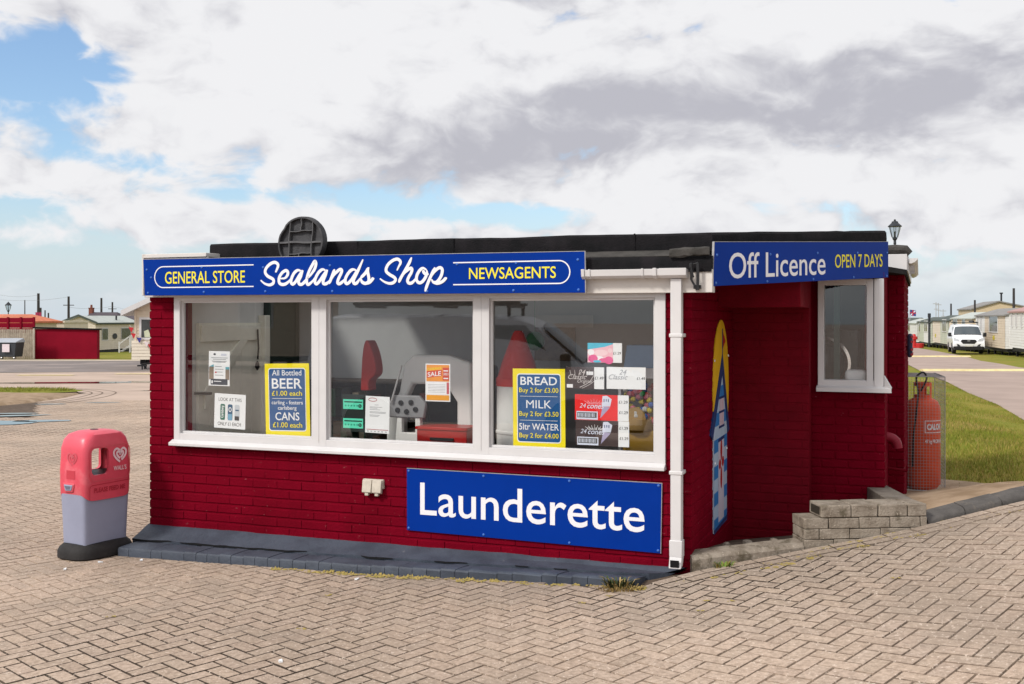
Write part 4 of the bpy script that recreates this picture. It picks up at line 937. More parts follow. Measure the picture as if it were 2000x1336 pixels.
tag(gb.obj('green_ball', mat('green ball', (.02, .16, .04), .35), fr=SHOP, org=(2.83, 1.62, 1.6)), 'green ball hanging in front of the cork notice board', 'ball')
bx = MB(); bx.hexa([(3.93, .52, 1.53), (4.25, .52, 1.53), (4.25, .75, 1.53), (3.93, .75, 1.53), (3.95, .54, 1.70), (4.25, .54, 1.70), (4.25, .72, 1.70), (3.95, .72, 1.70)])
tag(bx.obj('blue_box', mat('pale blue card', (.14, .26, .42), .5, .1, 5), fr=SHOP, org=(4.09, .6, 1.50), bevel=.004), 'pale blue box on the stand at the top right of the right pane', 'box')
bs = MB(); bs.box(3.88, 4.28, .50, .85, 1.455, 1.53)
for x in (3.9, 4.27): bs.box(x - .01, x + .01, .52, .54, .2, 1.455)
tag(bs.obj('display_stand', mat('pale shelf', (.42, .42, .45), .5), fr=SHOP, org=(4.1, .6, .2)), 'grey shelf stand carrying the pale blue box', 'stand')
gm = thing('sweet_machine', 'gumball machine full of coloured balls on a yellow base in the right pane', 'gumball machine', SHOP, (4.09, .74, .2))
m_ = MB(); m_.box(3.90, 4.25, .60, .90, .2, 1.06); m_.obj('base', mat('machine yellow', (.48, .27, .02), .4, .1, 4), gm, bevel=.02)
m_ = MB(); m_.lathe([(.12, 1.06), (.13, 1.10), (.125, 1.14)], (4.02, .66, 0), 20); m_.plate(ell(4.0, 1.14, .085, .09, 0, 180, 14), .585, .60); m_.obj('dispenser', mat('dispenser ochre', (.38, .24, .09), .5), gm)
BALLC = [mat('ball ' + n_, c_, .35) for n_, c_ in (('red', (.42, .03, .04)), ('green', (.05, .26, .09)), ('white', (.55, .55, .55)), ('yellow', (.55, .45, .05)), ('blue', (.05, .12, .4)), ('pink', (.5, .15, .2)))]
m_ = MB(); rnd = random.Random(8)
for i in range(90):
    x, z, y = 3.91 + rnd.random() * .33, 1.10 + rnd.random() * .30, .60 + rnd.random() * .05
    m_.lathe([(.024 * sin(pi * k / 5) + .0005, -.024 * cos(pi * k / 5)) for k in range(6)], (x, y, z), 7, rnd.randrange(6))
m_.obj('sweets', BALLC, gm); gm['kind'] = 'thing'; del gm['kind']
sh = thing('stock_shelves', 'dark stock shelves with rows of small goods behind the toy ride', 'shelves', SHOP, (1.5, 1.7, .2))
m_ = MB(); m_.box(.55, 2.45, 1.86, 1.89, .2, 1.32)
for z_ in (.25, .60, .95, 1.30): m_.box(.55, 2.45, 1.50, 1.86, z_, z_ + .02)
for x_ in (.55, 1.2, 1.82, 2.43): m_.box(x_, x_ + .02, 1.50, 1.86, .2, 1.32)
m_.obj('carcass', mat('dark shelf wood', (.045, .032, .025), .7), sh)
m_ = MB(); rnd = random.Random(3)
for z_ in (.62, .97):
    x_ = .60
    while x_ < 2.38:
        w__ = .05 + .08 * rnd.random(); m_.box(x_, x_ + w__ * .9, 1.53 + .05 * rnd.random(), 1.75, z_, z_ + .12 + .16 * rnd.random(), rnd.randrange(5)); x_ += w__
m_.obj('goods', [mat('goods ' + n_, c_, .5) for n_, c_ in (('maroon', (.16, .02, .02)), ('brown', (.12, .06, .03)), ('cream', (.35, .30, .22)), ('green', (.03, .10, .05)), ('black', (.02, .02, .02)))], sh); sh['kind'] = 'thing'; del sh['kind']
# washing machine, pole and cloth behind the small window
wm = thing('washing_machine', 'dark washing machine with a chrome ringed round door behind the small window', 'washing machine', SHOP, (5.36, 2.85, .2))
m_ = MB(); m_.box(4.80, 5.50, 2.62, 3.3, .2, 1.80); m_.obj('cabinet', mat('dark appliance', (.03, .04, .038), .3), wm, bevel=.01)
m_ = MB()
def ringy(b, cx_, cz_, r0, r1, y, n=36): b.add([(cx_ + r * cos(2 * pi * i / n), y - (.03 if r == r1 else 0), cz_ + r * sin(2 * pi * i / n)) for r in (r0, (r0 + r1) / 2 + .0001, r1) for i in range(n)], [(k * n + i, k * n + (i + 1) % n, (k + 1) * n + (i + 1) % n, (k + 1) * n + i) for k in range(2) for i in range(n)])
ringy(m_, 5.20, 1.50, .24, .19, 2.60); m_.obj('door_ring', mat('chrome', (.7, .7, .7), .15, metal=1), wm)
m_ = MB(); m_.lathe([(.19, 0), (.17, .05), (.10, .09), (.001, .1)], n=28); m_.v = [(5.20 + p[0], 2.60 - p[2], 1.50 + p[1]) for p in m_.v]; m_.obj('door_glass', mat('dark door glass', (.01, .012, .012), .08), wm)
m_ = MB(); m_.box(5.315, 5.365, 2.30, 2.34, .2, 2.27); tag(m_.obj('green_post', mat('dark green gloss', (.02, .07, .06), .35), fr=SHOP, org=(5.33, 2.3, .2)), 'dark green upright post behind the small window', 'post')
m_ = MB(); m_.box(5.42, 5.59, 2.08, 2.22, 1.36, 1.47); o = m_.obj('folded_cloth', PAPER, fr=SHOP, org=(5.5, 2.15, 1.36), bevel=.03); tag(o, 'folded white cloth lying in the bottom right corner of the small window', 'cloth')

# ---------------------------------------------------------------- litter bin
BIN = Frame((-3.365, 8.60, h(-3.4, 8.6)), radians(60))
bn = thing('litter_bin', 'litter bin with a red plastic hood, lilac grey body and black rubber base', 'litter bin', BIN)
def sup(a, b, z, n=40, e=4.2):
    out = []
    for i in range(n):
        t = 2 * pi * i / n; c, s_ = cos(t), sin(t)
        out.append((a * abs(c) ** (2 / e) * (1 if c > 0 else -1), b * abs(s_) ** (2 / e) * (1 if s_ > 0 else -1), z(t) if callable(z) else z))
    return out
HOOD = mat('sky-tinted red plastic', (.70, .075, .115), .38, .12, 5, spec=.5, stain=((.74, .22, .25), 3, .55, .45)); GREYP = mat('lilac grey plastic', (.285, .30, .40), .5, .08, 4, stain=((.17, .18, .23), 6, .64, .5))  # pale pink blotches put the sky's reflection into the hood colour
RUB = mat('black rubber', (.028, .026, .026), .75, .3, 10, .3, 50, stain=((.12, .10, .09), 14, .66, .6))
m_ = MB(); m_.loft([sup(.265, .19, .0, e=3), sup(.283, .205, .012, e=3), sup(.283, .205, .06, e=3), sup(.268, .192, .09, e=3), sup(.235, .165, .118, e=3), sup(.20, .14, .122, e=3)]); m_.obj('base', RUB, bn)
m_ = MB(); m_.loft([sup(.210, .140, .10, e=9), sup(.216, .146, .30, e=9), sup(.225, .153, .50, e=9), sup(.226, .154, .56, e=9)]); m_.obj('body', GREYP, bn, sharp=40)
m_ = MB(); low = lambda t: .505 - .045 * abs(sin(t)) ** 2 + .02 * abs(cos(t)) ** 4
m_.loft([sup(.231, .162, low, e=7), sup(.234, .166, .60, e=7), sup(.234, .168, .70, e=7), sup(.231, .168, .80, e=6), sup(.228, .168, .87, e=6), sup(.214, .163, .938, e=4.6), sup(.184, .150, .978, e=3.8), sup(.13, .115, .998, e=3), sup(.05, .05, 1.005, e=2)])
hd = m_.obj('hood', HOOD, bn, sharp=40)
vd = MB(); vd.loft([sup(.210, .142, .60, e=6), sup(.210, .144, .80, e=6), sup(.18, .132, .93, e=4)]); carve(hd, vd)
ct = MB(); ct.plate(rrect(-.165, -.005, .662, .872, .035), -.4, -.01); carve(hd, ct)
ct = MB(); ct.plate(rrect(.005, .165, .662, .872, .035), .01, .4); carve(hd, ct)
m_ = MB(); m_.box(-.20, .20, -.13, .13, .615, .66); m_.obj('ash_tray', BLACK, hd)
def line_(pts, wd, mm, name, y=-.1705): b = MB(); b.stroke(pts, wd, y, 0, .004); return b.obj(name, mm, hd)
EMB = mat('embossed red edge', (.66, .10, .13), .4); EMD = mat('shaded red edge', (.46, .03, .05), .5)  # the darker red paints shade into the same-red moulded letters and panel edge
fr_ = rrect(-.185, .195, .615, .885, .05); line_(fr_ + fr_[:1], .008, EMB, 'raised_frame')
fr_ = [(-.19, .47)] + [(-.19, .56)] + ell(-.165, .56, .025, .025, 180, 90, 6) + [(.195, .592)]; line_(fr_, .006, EMD, 'lower_panel_edge')
b = MB(); text(b, 'PLEASE FEED ME', .005, .525, .034, -.1695, width=.30, align='c', bold=.03); b.obj('moulded_lettering', EMD, hd)
PINKL = mat('faded logo pink', (.84, .60, .63), .5)
def heart(b, cx_, cz_, k, wd, y, px=None):
    H_ = [(0, -.9), (-.55, -.45), (-.95, .1), (-.9, .6), (-.5, .85), (-.12, .65), (0, .38), (.18, .65), (.55, .85), (.92, .55), (.9, .05), (.5, -.45), (.22, -.66)]
    H2 = [(-.02, -.45), (-.42, -.05), (-.5, .28), (-.3, .46), (-.08, .33), (.02, .1), (.16, .32), (.38, .45), (.52, .22), (.36, -.12), (.1, -.34)]
    for P in (H_, H2): b.stroke(smooth([(cx_ + p[0] * k, cz_ + p[1] * k) for p in P], 5), wd, y, 0, .002)
b = MB(); heart(b, .10, .80, .062, .017, -.171); text(b, "WALL'S", .10, .68, .034, -.1735, width=.125, align='c', bold=.015); b.obj('logo', PINKL, hd)
# narrow face: faint heart, label and lock recess
NF = lambda b: setattr(b, 'v', [(y - .064, -x, z) for x, y, z in b.v])
b = MB(); heart(b, .02, .79, .055, .008, -.170); NF(b); b.obj('moulded_heart', mat('pale red edge', (.60, .12, .15), .5), hd)
b = MB(); b.plate([(-.045, .632), (.055, .632), (.055, .70), (-.045, .70)], -.172, -.165); NF(b); b.obj('moulded_label', mat('faded red label', (.55, .05, .075), .5), hd)
b = MB(); P = [(-.085, .60), (.055, .60), (.035, .53), (-.06, .525)]; b.plate(P, -.178, -.15); NF(b); b.obj('lock_surround', EMB, hd, bevel=.008)
b = MB(); P = [(-.068, .588), (.038, .588), (.022, .542), (-.048, .538)]; b.plate(P, -.184, -.15); NF(b); lk = b.obj('lock_plate', GREYP, hd, bevel=.006)
b = MB(); P = [(-.052, .578), (.022, .578), (.01, .552), (-.036, .550)]; b.plate(P, -.1845, -.18); NF(b); b.obj('lock_recess', mat('recess grey', (.13, .14, .19), .6), lk)
b = MB(); b.lathe([(.03, .996), (.034, 1.004), (.03, 1.008)], (-.01, 0, 0), 16); b.obj('stub_plate', BLACK, hd)

# ---------------------------------------------------------------- entrance floor, edging and low block wall
m_ = MB()
fp = []
for j in range(9):
    for i in range(9):
        f_ = j / 8; g_ = i / 8
        a = Vector((1.235 + .83 * g_, kerb_y(1.235 + .83 * g_) + .13, 0)); b_ = SHOP.m @ Vector((4.56 + .75 * g_, 1.74, 0))
        p = a.lerp(b_, f_); fp.append((p.x, p.y, .285 + .03 * g_ - (.235 - .08 * g_) * f_ + .008 * noise.noise((p.x * 6, p.y * 6, 1))))
m_.add(fp, [(j * 9 + i, j * 9 + i + 1, j * 9 + i + 10, j * 9 + i + 9) for j in range(8) for i in range(8)])
struct(m_.obj('entrance_floor', mat('dirty concrete', (.14, .105, .075), .95, .3, 5, .8, 40, col2=(.09, .065, .05), stain=((.09, .065, .05), 4, .52, .6))))
ke = MB(); n = 10; rg = []
for i in range(n + 1):
    x = 1.225 + (2.06 - 1.225) * i / n; y = kerb_y(x) + .005; g_ = h(x, y); zt = .288 + .03 * i / n; q = .006 * noise.noise((x * 7, 1, 1))
    rg.append([(x, y + q, g_ - .05), (x, y + q, zt - .03), (x - .004, y + .025 + q, zt - .004), (x - .02, y + .15, zt + .006 + q), (x - .02, y + .17, g_ - .1)])
ke.loft(rg)
struct(ke.obj('entrance_kerb', CONC))
BW = Frame((2.065, 7.515, 0), radians(5.5))
lo = thing('low_block_wall', 'low stepped wall of mossy concrete blocks in front of the entrance pier', 'wall', BW, (.4, .1, .2))
def cblock(mb, x0, x1, y0, y1, z0, z1, k=.006):
    j = lambda: (R() - .5) * k
    p = [(x0 + j(), y0 + j(), z0), (x1 + j(), y0 + j(), z0), (x1 + j(), y1 + j(), z0), (x0 + j(), y1 + j(), z0), (x0 + j(), y0 + j(), z1 + j()), (x1 + j(), y0 + j(), z1 + j()), (x1 + j(), y1 + j(), z1 + j()), (x0 + j(), y1 + j(), z1 + j())]
    mb.hexa(p)
m_ = MB(); W_ = .24
for k, (z0, z1) in enumerate(((.15, .335), (.34, .408), (.413, .485))):
    x = 0; ofs = (.215, .11, .18)[k]; first = True
    while x < .905:
        x2 = min(x + (ofs if first else .225), .905); cblock(m_, x, x2 - .006, 0, .112, z0, z1); cblock(m_, x, x2 - .006, .118, W_, z0, z1); x = x2; first = False
m_.obj('lower_courses', CONC, lo, bevel=.006)
m_ = MB(); x = .125
for L2 in (.22, .20, .22, .14):
    x2 = min(x + L2, .905); cblock(m_, x, x2 - .005, .002, W_ - .01, .489, .578); x = x2
tp = m_.obj('coping_course', CONC, lo, bevel=.008)
m_ = MB(); m_.plate([(-.09, .505), (.07, .505), (.07, .562), (-.09, .562)], .0, .004); m_.v = [(.122 - (q[1] > .002) * .0 - .0015, .125 + q[0], q[2]) for q in m_.v]; m_.obj('block_hollow', mat('hollow shade', (.09, .075, .058), .95), tp)
m_ = MB(); m_.hexa([(.715, W_ - .01, .2), (.905, W_ - .01, .2), (1.21, 1.30, .1), (1.02, 1.33, .1), (.715, W_ - .01, .572), (.905, W_ - .01, .576), (1.21, 1.30, .50), (1.02, 1.33, .50)])
m_.obj('return_slab', mat('weathered slab', (.19, .165, .14), .95, .3, 9, 1.0, 70, col2=(.12, .10, .08)), lo, bevel=.006)
for x, y, s_, lb in ((1.93, 7.83, .05, 'pale flat stone lying at the foot of the entrance wall'), (1.72, 7.78, .04, 'grey broken stone on the entrance floor left of the pale one'), (1.55, 7.70, .03, 'small brown stone on the entrance floor nearest the beach hut board')):
    m_ = MB(); p = [sup(s_ * k_, s_ * .6 * k_, z_, 9, 2.2) for k_, z_ in ((.8, 0), (1, .012), (.85, .03), (.4, .038))]
    m_.loft([[(a + .008 * (R() - .5), b_ + .008 * (R() - .5), c) for a, b_, c in r_] for r_ in p])
    o = m_.obj('stone', CONC, fr=Frame((x, y, .245), R() * 3)); tag(o, lb, 'stone', 'loose stones on the entrance floor')

# dark painted kerb curving away to the right of the low wall, with a pale mortared end
kk = MB(); path = [(2.98 + .06 * i, kerb_y(2.98 + .06 * i) + .02) for i in range(90)]
rg = []
for i, (x, y) in enumerate(path):
    a = path[max(i - 1, 0)]; b_ = path[min(i + 1, len(path) - 1)]; dx, dy = b_[0] - a[0], b_[1] - a[1]; q = hypot(dx, dy); nx, ny = -dy / q, dx / q; g_ = h(x, y)
    jt = (R() - .5) * .004
    rg.append([(x + nx * o_, y + ny * o_, g_ + z_ - jt) for o_, z_ in ((0, -.03), (-.002, .022), (.012, .042), (.04, .055), (.135, .066), (.155, .02), (.155, -.3))])
for i0 in range(0, len(rg) - 5, 5):      # separate stones, a finger of joint between them
    seg = [list(r_) for r_ in rg[i0:i0 + 6]]; dz_ = (R() - .5) * .008
    seg[0] = [tuple(p[k] + (q[k] - p[k]) * .07 for k in range(3)) for p, q in zip(seg[0], seg[1])]; seg[-1] = [tuple(p[k] + (q[k] - p[k]) * .07 for k in range(3)) for p, q in zip(seg[-1], seg[-2])]
    kk.loft([[(x, y, z + dz_) for x, y, z in r_] for r_ in seg])
struct(kk.obj('kerb', mat('worn dark kerb paint', (.105, .096, .09), .8, .3, 9, .8, 60, stain=((.22, .18, .14), 5, .6, .6)), sharp=50))

# ---------------------------------------------------------------- gas bottle in its cage
GB = Frame((4.80, 12.45, -.08), radians(-14))
gb_ = thing('gas_bottle', 'tall orange gas bottle with a collar standing inside the wire cage', 'gas bottle', GB)
m_ = MB(); m_.lathe([(.150, .0), (.165, .02), (.196, .06), (.198, .90), (.192, .96), (.162, 1.02), (.095, 1.055), (.04, 1.06)], n=32); m_.lathe([(.1985, .86), (.2, .865), (.2, .88), (.1985, .885)], n=32); m_.obj('cylinder', ORANGE, gb_, sharp=50)
m_ = MB(); n = 26
for k in range(n):
    a0, a1 = 2 * pi * k / n, 2 * pi * (k + 1) / n; am = (a0 + a1) / 2
    hole = any(abs((am - c_ + pi) % (2 * pi) - pi) < .38 for c_ in (-1.0, -2.5, .6, 2.2))
    for z0, z1 in (((1.03, 1.09), (1.19, 1.235)) if hole else ((1.03, 1.235),)):
        m_.hexa([(.095 * cos(a0), .095 * sin(a0), z0), (.10 * cos(a0), .10 * sin(a0), z0), (.10 * cos(a1), .10 * sin(a1), z0), (.095 * cos(a1), .095 * sin(a1), z0), (.095 * cos(a0), .095 * sin(a0), z1), (.10 * cos(a0), .10 * sin(a0), z1), (.10 * cos(a1), .10 * sin(a1), z1), (.095 * cos(a1), .095 * sin(a1), z1)])
m_.obj('collar', ORANGE, gb_)
m_ = MB(); m_.lathe([(.02, 1.05), (.025, 1.10), (.02, 1.16), (.03, 1.17), (.03, 1.19), (.01, 1.2)], n=12); m_.obj('valve', mat('brass', (.5, .35, .12), .35, metal=1), gb_)
m_ = MB(); text(m_, 'CALOR', 0, .70, .062, 0, width=.20, align='c', bold=.05); text(m_, '47 kg PROPANE', 0, .545, .040, 0, width=.24, align='c', bold=.02)
for q in (((-.12, .665), (.12, .665)), ((-.12, .80), (.12, .80))): m_.stroke([(q[0][0] + (q[1][0] - q[0][0]) * i / 12, q[0][1]) for i in range(13)], .008, 0, 0, .0)
for x in (-.12, .12): m_.stroke([(x, .661), (x, .804)], .008, 0, 0, .0)
m_.v = [(.1995 * sin(p[0] / .198 + .62), -.1995 * cos(p[0] / .198 + .62), p[2]) for p in m_.v]; m_.obj('lettering', SIGN_WHITE, gb_)
m_ = MB(); m_.lathe([(.15, -.05), (.16, -.05), (.16, .0), (.15, 0)], n=24); m_.obj('foot_ring', mat('rusty red', (.22, .05, .03), .8, .3, 10), gb_)
hs_ = MB(); hs_.pipe(smooth([(4.72, 12.3, 1.06), (4.78, 12.28, 1.20), (4.73, 12.25, 1.28), (4.64, 12.22, 1.22), (4.66, 12.22, 1.05), (4.63, 12.2, .8), (4.60, 12.2, .55), (4.59, 12.2, .2)], 6), .011, 8)
tag(hs_.obj('gas_hose', BLACK, org=(4.63, 12.2, 0)), 'black looped gas hose hanging inside the wire cage', 'hose')
CG = Frame((4.86, 11.95, -.04), radians(-15))
cg = thing('wire_cage', 'galvanised wire mesh cage fixed to the end wall around the orange gas bottle', 'cage', CG)
def panel(o, u, vv, nu, nv, r=.0017):
    b = MB(); o, u, vv = Vector(o), Vector(u), Vector(vv)
    for i in range(nu + 1): p = o + u * (i / nu); b.rod(p, p + vv, r, n=4, cap=False)
    for i in range(nv + 1): p = o + vv * (i / nv); b.rod(p, p + u, r, n=4, cap=False)
    return b
panel((-.55, 0, 0), (.55, 0, 0), (0, 0, 1.28), 17, 38).obj('front_panel', GALV, cg)
panel((0, 0, 0), (0, .95, 0), (0, 0, 1.28), 15, 30).obj('side_panel', GALV, cg)
panel((-.55, 0, 1.28), (.55, 0, 0), (0, .95, 0), 18, 30).obj('top_panel', GALV, cg)
b = MB()
for p, q in (((0, 0, -.05), (0, 0, 1.285)), ((-.55, 0, 1.285), (0, 0, 1.285)), ((0, 0, 1.285), (0, .95, 1.285)), ((-.55, 0, 0), (0, 0, 0)), ((0, .95, -.05), (0, .95, 1.285))): b.rod(p, q, .0045, n=5)
b.obj('frame', GALV, cg)

# ---------------------------------------------------------------- roads and other surfaces
RL = [(8.6, 6), (8.8, 10), (9.2, 14), (9.4, 17), (10.2, 21.2), (11.5, 25.2), (12.6, 29.4), (14.1, 34.4), (15.7, 40.4), (18.8, 51), (23, 66), (29, 85), (36, 110)]
RR_ = [(20, 6), (19, 10), (18.5, 14), (18.5, 17), (18.7, 21), (19, 26), (19.6, 31), (20.6, 38), (21.9, 46), (24.2, 55), (28.0, 66), (34, 86), (41, 110)]
sheet('road', RL, RR_, 14, 60, ROAD, -.008)
TL = [(-75, 34), (-75, 66)]; TRr = [(-6, 46), (-6, 66)]
sheet('forecourt', [(-800, -290), (-200, -60), (-60, 3.2)], [(300, -290), (80, -60), (40, 3.2)], 40, 40, PAVE_FAR, -.012)
sheet('tarmac_yard', [(-70, 32), (-70, 68)], [(4, 52), (4, 68)], 60, 20, TARMAC, .006)
sheet('far_paving', [(-24, 25.6), (-34, 33), (-42, 37)], [(-2.2, 25.6), (0, 40), (2, 54)], 60, 16, PAVE_FAR, .0)
sheet('concrete_strip', [(-60, 65.5), (-60, 71)], [(-14, 65.0), (-14, 68)], 30, 6, CONC_PALE, .02)
SOILP = [(3.02, 7.95), (4.0, 8.25), (5.0, 8.9), (5.9, 10.0), (6.1, 11.6), (5.6, 13.2), (4.4, 13.0), (4.0, 11), (3.2, 9.4)]
m_ = MB(); c_ = (4.6, 10.3)
rings = [[(c_[0] + (x - c_[0]) * k, c_[1] + (y - c_[1]) * k, h(c_[0] + (x - c_[0]) * k, c_[1] + (y - c_[1]) * k) + (.012 if k < .99 else -.04) + .03 * noise.noise((x * k * 2, y * k * 2, 3))) for x, y in smooth(SOILP, 5, True)] for k in (1, .93, .8, .65, .5, .35, .2, .08)]
m_.loft(rings); struct(m_.obj('soil', SOIL))
# earth island with curved brick edging at the left
isl = [(-30, 31.5), (-16, 31.5), (-13.4, 31.0), (-12.0, 29.6), (-11.4, 27.6), (-11.3, 25.4), (-11.8, 23.6), (-13.2, 22.0), (-16, 21.2), (-30, 21.2)]
m_ = MB(); cxx = (-19, 26.5)
m_.loft([[(cxx[0] + (x - cxx[0]) * k, cxx[1] + (y - cxx[1]) * k, h(cxx[0] + (x - cxx[0]) * k, cxx[1] + (y - cxx[1]) * k) + z_ + .02 * noise.noise((x * k, y * k, 8))) for x, y in smooth(isl, 6, True)] for k, z_ in ((1, -.02), (.985, .045), (.9, .07), (.7, .10), (.4, .12), (.1, .12))])
struct(m_.obj('earth_island', SOIL))
m_ = MB()
m_.loft([[(-13.6 + a * k, 28.9 + b_ * k, h(-13.6 + a * k, 28.9 + b_ * k) + .07 + z_) for a, b_, _ in sup(1.9, 1.15, 0, 24, 2.2)] for k, z_ in ((1, .0), (.8, .03), (.4, .045), (.05, .05))])
struct(m_.obj('turf_patch', TURF))
m_ = MB()
for k in (1.035, 1.07, 1.115):
    P = [(cxx[0] + (x - cxx[0]) * k, cxx[1] + (y - cxx[1]) * k) for x, y in smooth(isl[1:-1], 8)]
    L = []; q = .022
    for i, p in enumerate(P):
        a = P[max(i - 1, 0)]; b_ = P[min(i + 1, len(P) - 1)]; dx, dy = b_[0] - a[0], b_[1] - a[1]; w__ = hypot(dx, dy); L.append((p, (-dy / w__ * q, dx / w__ * q)))
    vv = []
    for p, nn in L: vv += [(p[0] + nn[0], p[1] + nn[1], h(*p) + .004), (p[0] - nn[0], p[1] - nn[1], h(*p) + .004)]
    m_.add(vv, [(2 * i, 2 * i + 1, 2 * i + 3, 2 * i + 2) for i in range(len(L) - 1)])
struct(m_.obj('edging_joints', mat('edging joint', (.17, .125, .095), .95)))
def puddle(cx_, cy_, a, b_, seed, ang=0.):
    m = MB(); P = []; z = h(cx_, cy_) + .010
    for i in range(48):
        t = 2 * pi * i / 48; k = 1 + .35 * noise.noise((cos(t) * 1.3, sin(t) * 1.3, seed)) + .14 * noise.noise((cos(t) * 4, sin(t) * 4, seed))
        x, y = a * cos(t) * k, b_ * sin(t) * k; P.append((cx_ + x * cos(ang) - y * sin(ang), cy_ + x * sin(ang) + y * cos(ang)))
    m.add([(x, y, h(x, y) + .010 + .004 * 0) for x, y in P], [tuple(range(48))])
    struct(m.obj('puddle', WATER))
for p in ((-9.35, 19.3, .75, .42, 1, .15), (-8.7, 19.7, .5, .2, 12, .1), (-9.75, 20.9, .62, .17, 2, .3), (-10.1, 21.5, .55, .13, 3, .1), (-15.2, 35.4, 1.9, .62, 4, .0), (-13.4, 35.8, 1.3, .42, 9, .0), (-12.4, 36.5, .9, .35, 5, 0), (-10.55, 24.4, .38, .11, 6, .15), (-9.6, 25.0, .4, .09, 7, 0), (-10.1, 30.5, .6, .16, 8, 0)): puddle(*p)
for y0, y1, xa, xb, lb in ((42.4, 42.95, 16.4, 21.2, 'yellow painted speed hump across the road, nearer one'), (63.5, 64.1, 22.4, 27.4, 'yellow painted speed hump across the road, beyond the white van')):
    m_ = MB(); rows = []
    for i in range(13):
        x = xa + (xb - xa) * i / 12
        rows.append([(x, y0 + (y1 - y0) * k, h(x, y0 + (y1 - y0) * k) + z_) for k, z_ in ((0, -.01), (.25, .05), (.5, .07), (.75, .05), (1, -.01))])
    m_.loft(rows); tag(m_.obj('speed_hump', YELLOW_LINE, org=((xa + xb) / 2, y0, h(xa, y0))), lb, 'speed hump', 'speed humps across the road')
for x, y, lx in ((-18.4, 41.8, 2.2), (-15.4, 43.2, 1.5)):
    m_ = MB(); m_.box(x - lx / 2, x + lx / 2, y, y + .12 + .3, h(x, y) + .012, h(x, y) + .016); struct(m_.obj('road_marking', YELLOW_LINE))

# ---------------------------------------------------------------- turf blades on the bank, weeds at the plinth
def blades(name, pts, hgt, wid, cols, label=None):
    m = MB(); m.col = []
    for x, y, z in pts:
        a = R() * 6.28; l = hgt * (.55 + .8 * R()); t = (R() - .5) * 1.1 * l, (R() - .5) * 1.1 * l; w__ = wid * (.7 + .6 * R())
        c = cols[min(len(cols) - 1, int(max(0, R() * .75 + .42 * noise.noise((x * 1.1, y * .8, 13)) + .13) * len(cols)))]; k = .72 + .5 * R(); c = tuple(min(1, q * k) for q in c)
        m.add([(x - cos(a) * w__, y - sin(a) * w__, z - .01), (x + cos(a) * w__, y + sin(a) * w__, z - .01), (x + t[0], y + t[1], z + l)], [(0, 1, 2)], 0, c)
    o = m.obj(name, BLADE, sharp=180); o['kind'] = 'stuff'
    return o
def inpoly(x, y, P):
    c = False
    for i in range(len(P)):
        (x1, y1), (x2, y2) = P[i], P[i - 1]
        if (y1 > y) != (y2 > y) and x < (x2 - x1) * (y - y1) / (y2 - y1) + x1: c = not c
    return c
BANK = [(3.9, 8.1), (4.9, 8.5), (6.1, 9.3), (8.2, 11.2), (9.2, 14), (9.4, 17), (10.2, 21.2), (11.5, 25.2), (12.6, 29.4), (14.1, 34.4), (15.7, 40.4), (13.5, 40), (9, 26), (5.2, 14), (4.4, 11)]
SP = smooth(SOILP, 5, True)
pts = []; cnt = 0
while len(pts) < 70000 and cnt < 900000:
    cnt += 1
    y = 8.1 + 27 * R() ** 1.9; x = 3.8 + 12 * R()
    if not (x < .53 * y and inpoly(x, y, BANK)): continue
    dens = .45 + .75 * (.5 + noise.noise((x * .7, y * .5, 2)))
    if inpoly(x, y, SP): dens *= .06
    if R() < dens: pts.append((x, y, h(x, y) - .02 + .02 * 0))
GC = [(.17, .215, .018), (.21, .22, .025), (.26, .235, .04), (.14, .18, .015), (.32, .24, .06), (.38, .28, .10)]
blades('grass', pts, .042, .0042, GC)
pts = [(-13.6 + 1.7 * cos(t) * r_, 28.9 + 1.0 * sin(t) * r_) for t, r_ in ((R() * 6.28, sqrt(R())) for _ in range(2600))]
blades('grass_tuft', [(x, y, h(x, y) + .09) for x, y in pts], .07, .009, GC[:4])
# straw and moss along the paving joints
MOSS = mat('dry yellow moss', (.42, .31, .10), .95, .4, 20, .8, 90, col2=(.30, .24, .07))
def clump(mb, x, y, r_, n, hz_=.012):
    for _ in range(n):
        a = R() * 6.28; q = sqrt(R()) * r_; px_, py_ = x + cos(a) * q, y + sin(a) * q * .6; s_ = .006 + .012 * R(); b_ = R() * 6.28
        mb.add([(px_ + s_ * cos(b_), py_ + s_ * sin(b_), h(px_, py_) + .004), (px_ + s_ * cos(b_ + 2.1), py_ + s_ * sin(b_ + 2.1), h(px_, py_) + .004), (px_ + s_ * cos(b_ + 4.2), py_ + s_ * sin(b_ + 4.2), h(px_, py_) + .004), (px_ + .006 * (R() - .5), py_, h(px_, py_) + .004 + hz_ * R())], [(0, 1, 3), (1, 2, 3), (2, 0, 3)])
m_ = MB(); rnd = random.Random(5)
for i in range(46):
    a = 1.6 + 2.75 * rnd.random() ** .8; p = SHOP.m @ Vector((a, -.43 - .05 * rnd.random() ** 2, 0)); clump(m_, p.x, p.y, .03 + .03 * rnd.random(), 7, .007)
for a in (1.55, 1.95, 2.12, 2.36, 2.44, 2.60, 2.72, 3.05, 3.25): p = SHOP.m @ Vector((a, -.46, 0)); clump(m_, p.x, p.y, .07, 26, .018)
for i in range(46):
    x = 1.0 + 2.9 * rnd.random(); clump(m_, x, kerb_y(x) - .02 - .28 * rnd.random() ** 1.5, .03 + .06 * rnd.random() ** 2, 12, .006)
for i in range(9): clump(m_, -2.6 + 5 * rnd.random(), 6.2 + 1. * rnd.random(), .03, 5, .004)
o = m_.obj('moss', MOSS, sharp=180); o['kind'] = 'stuff'
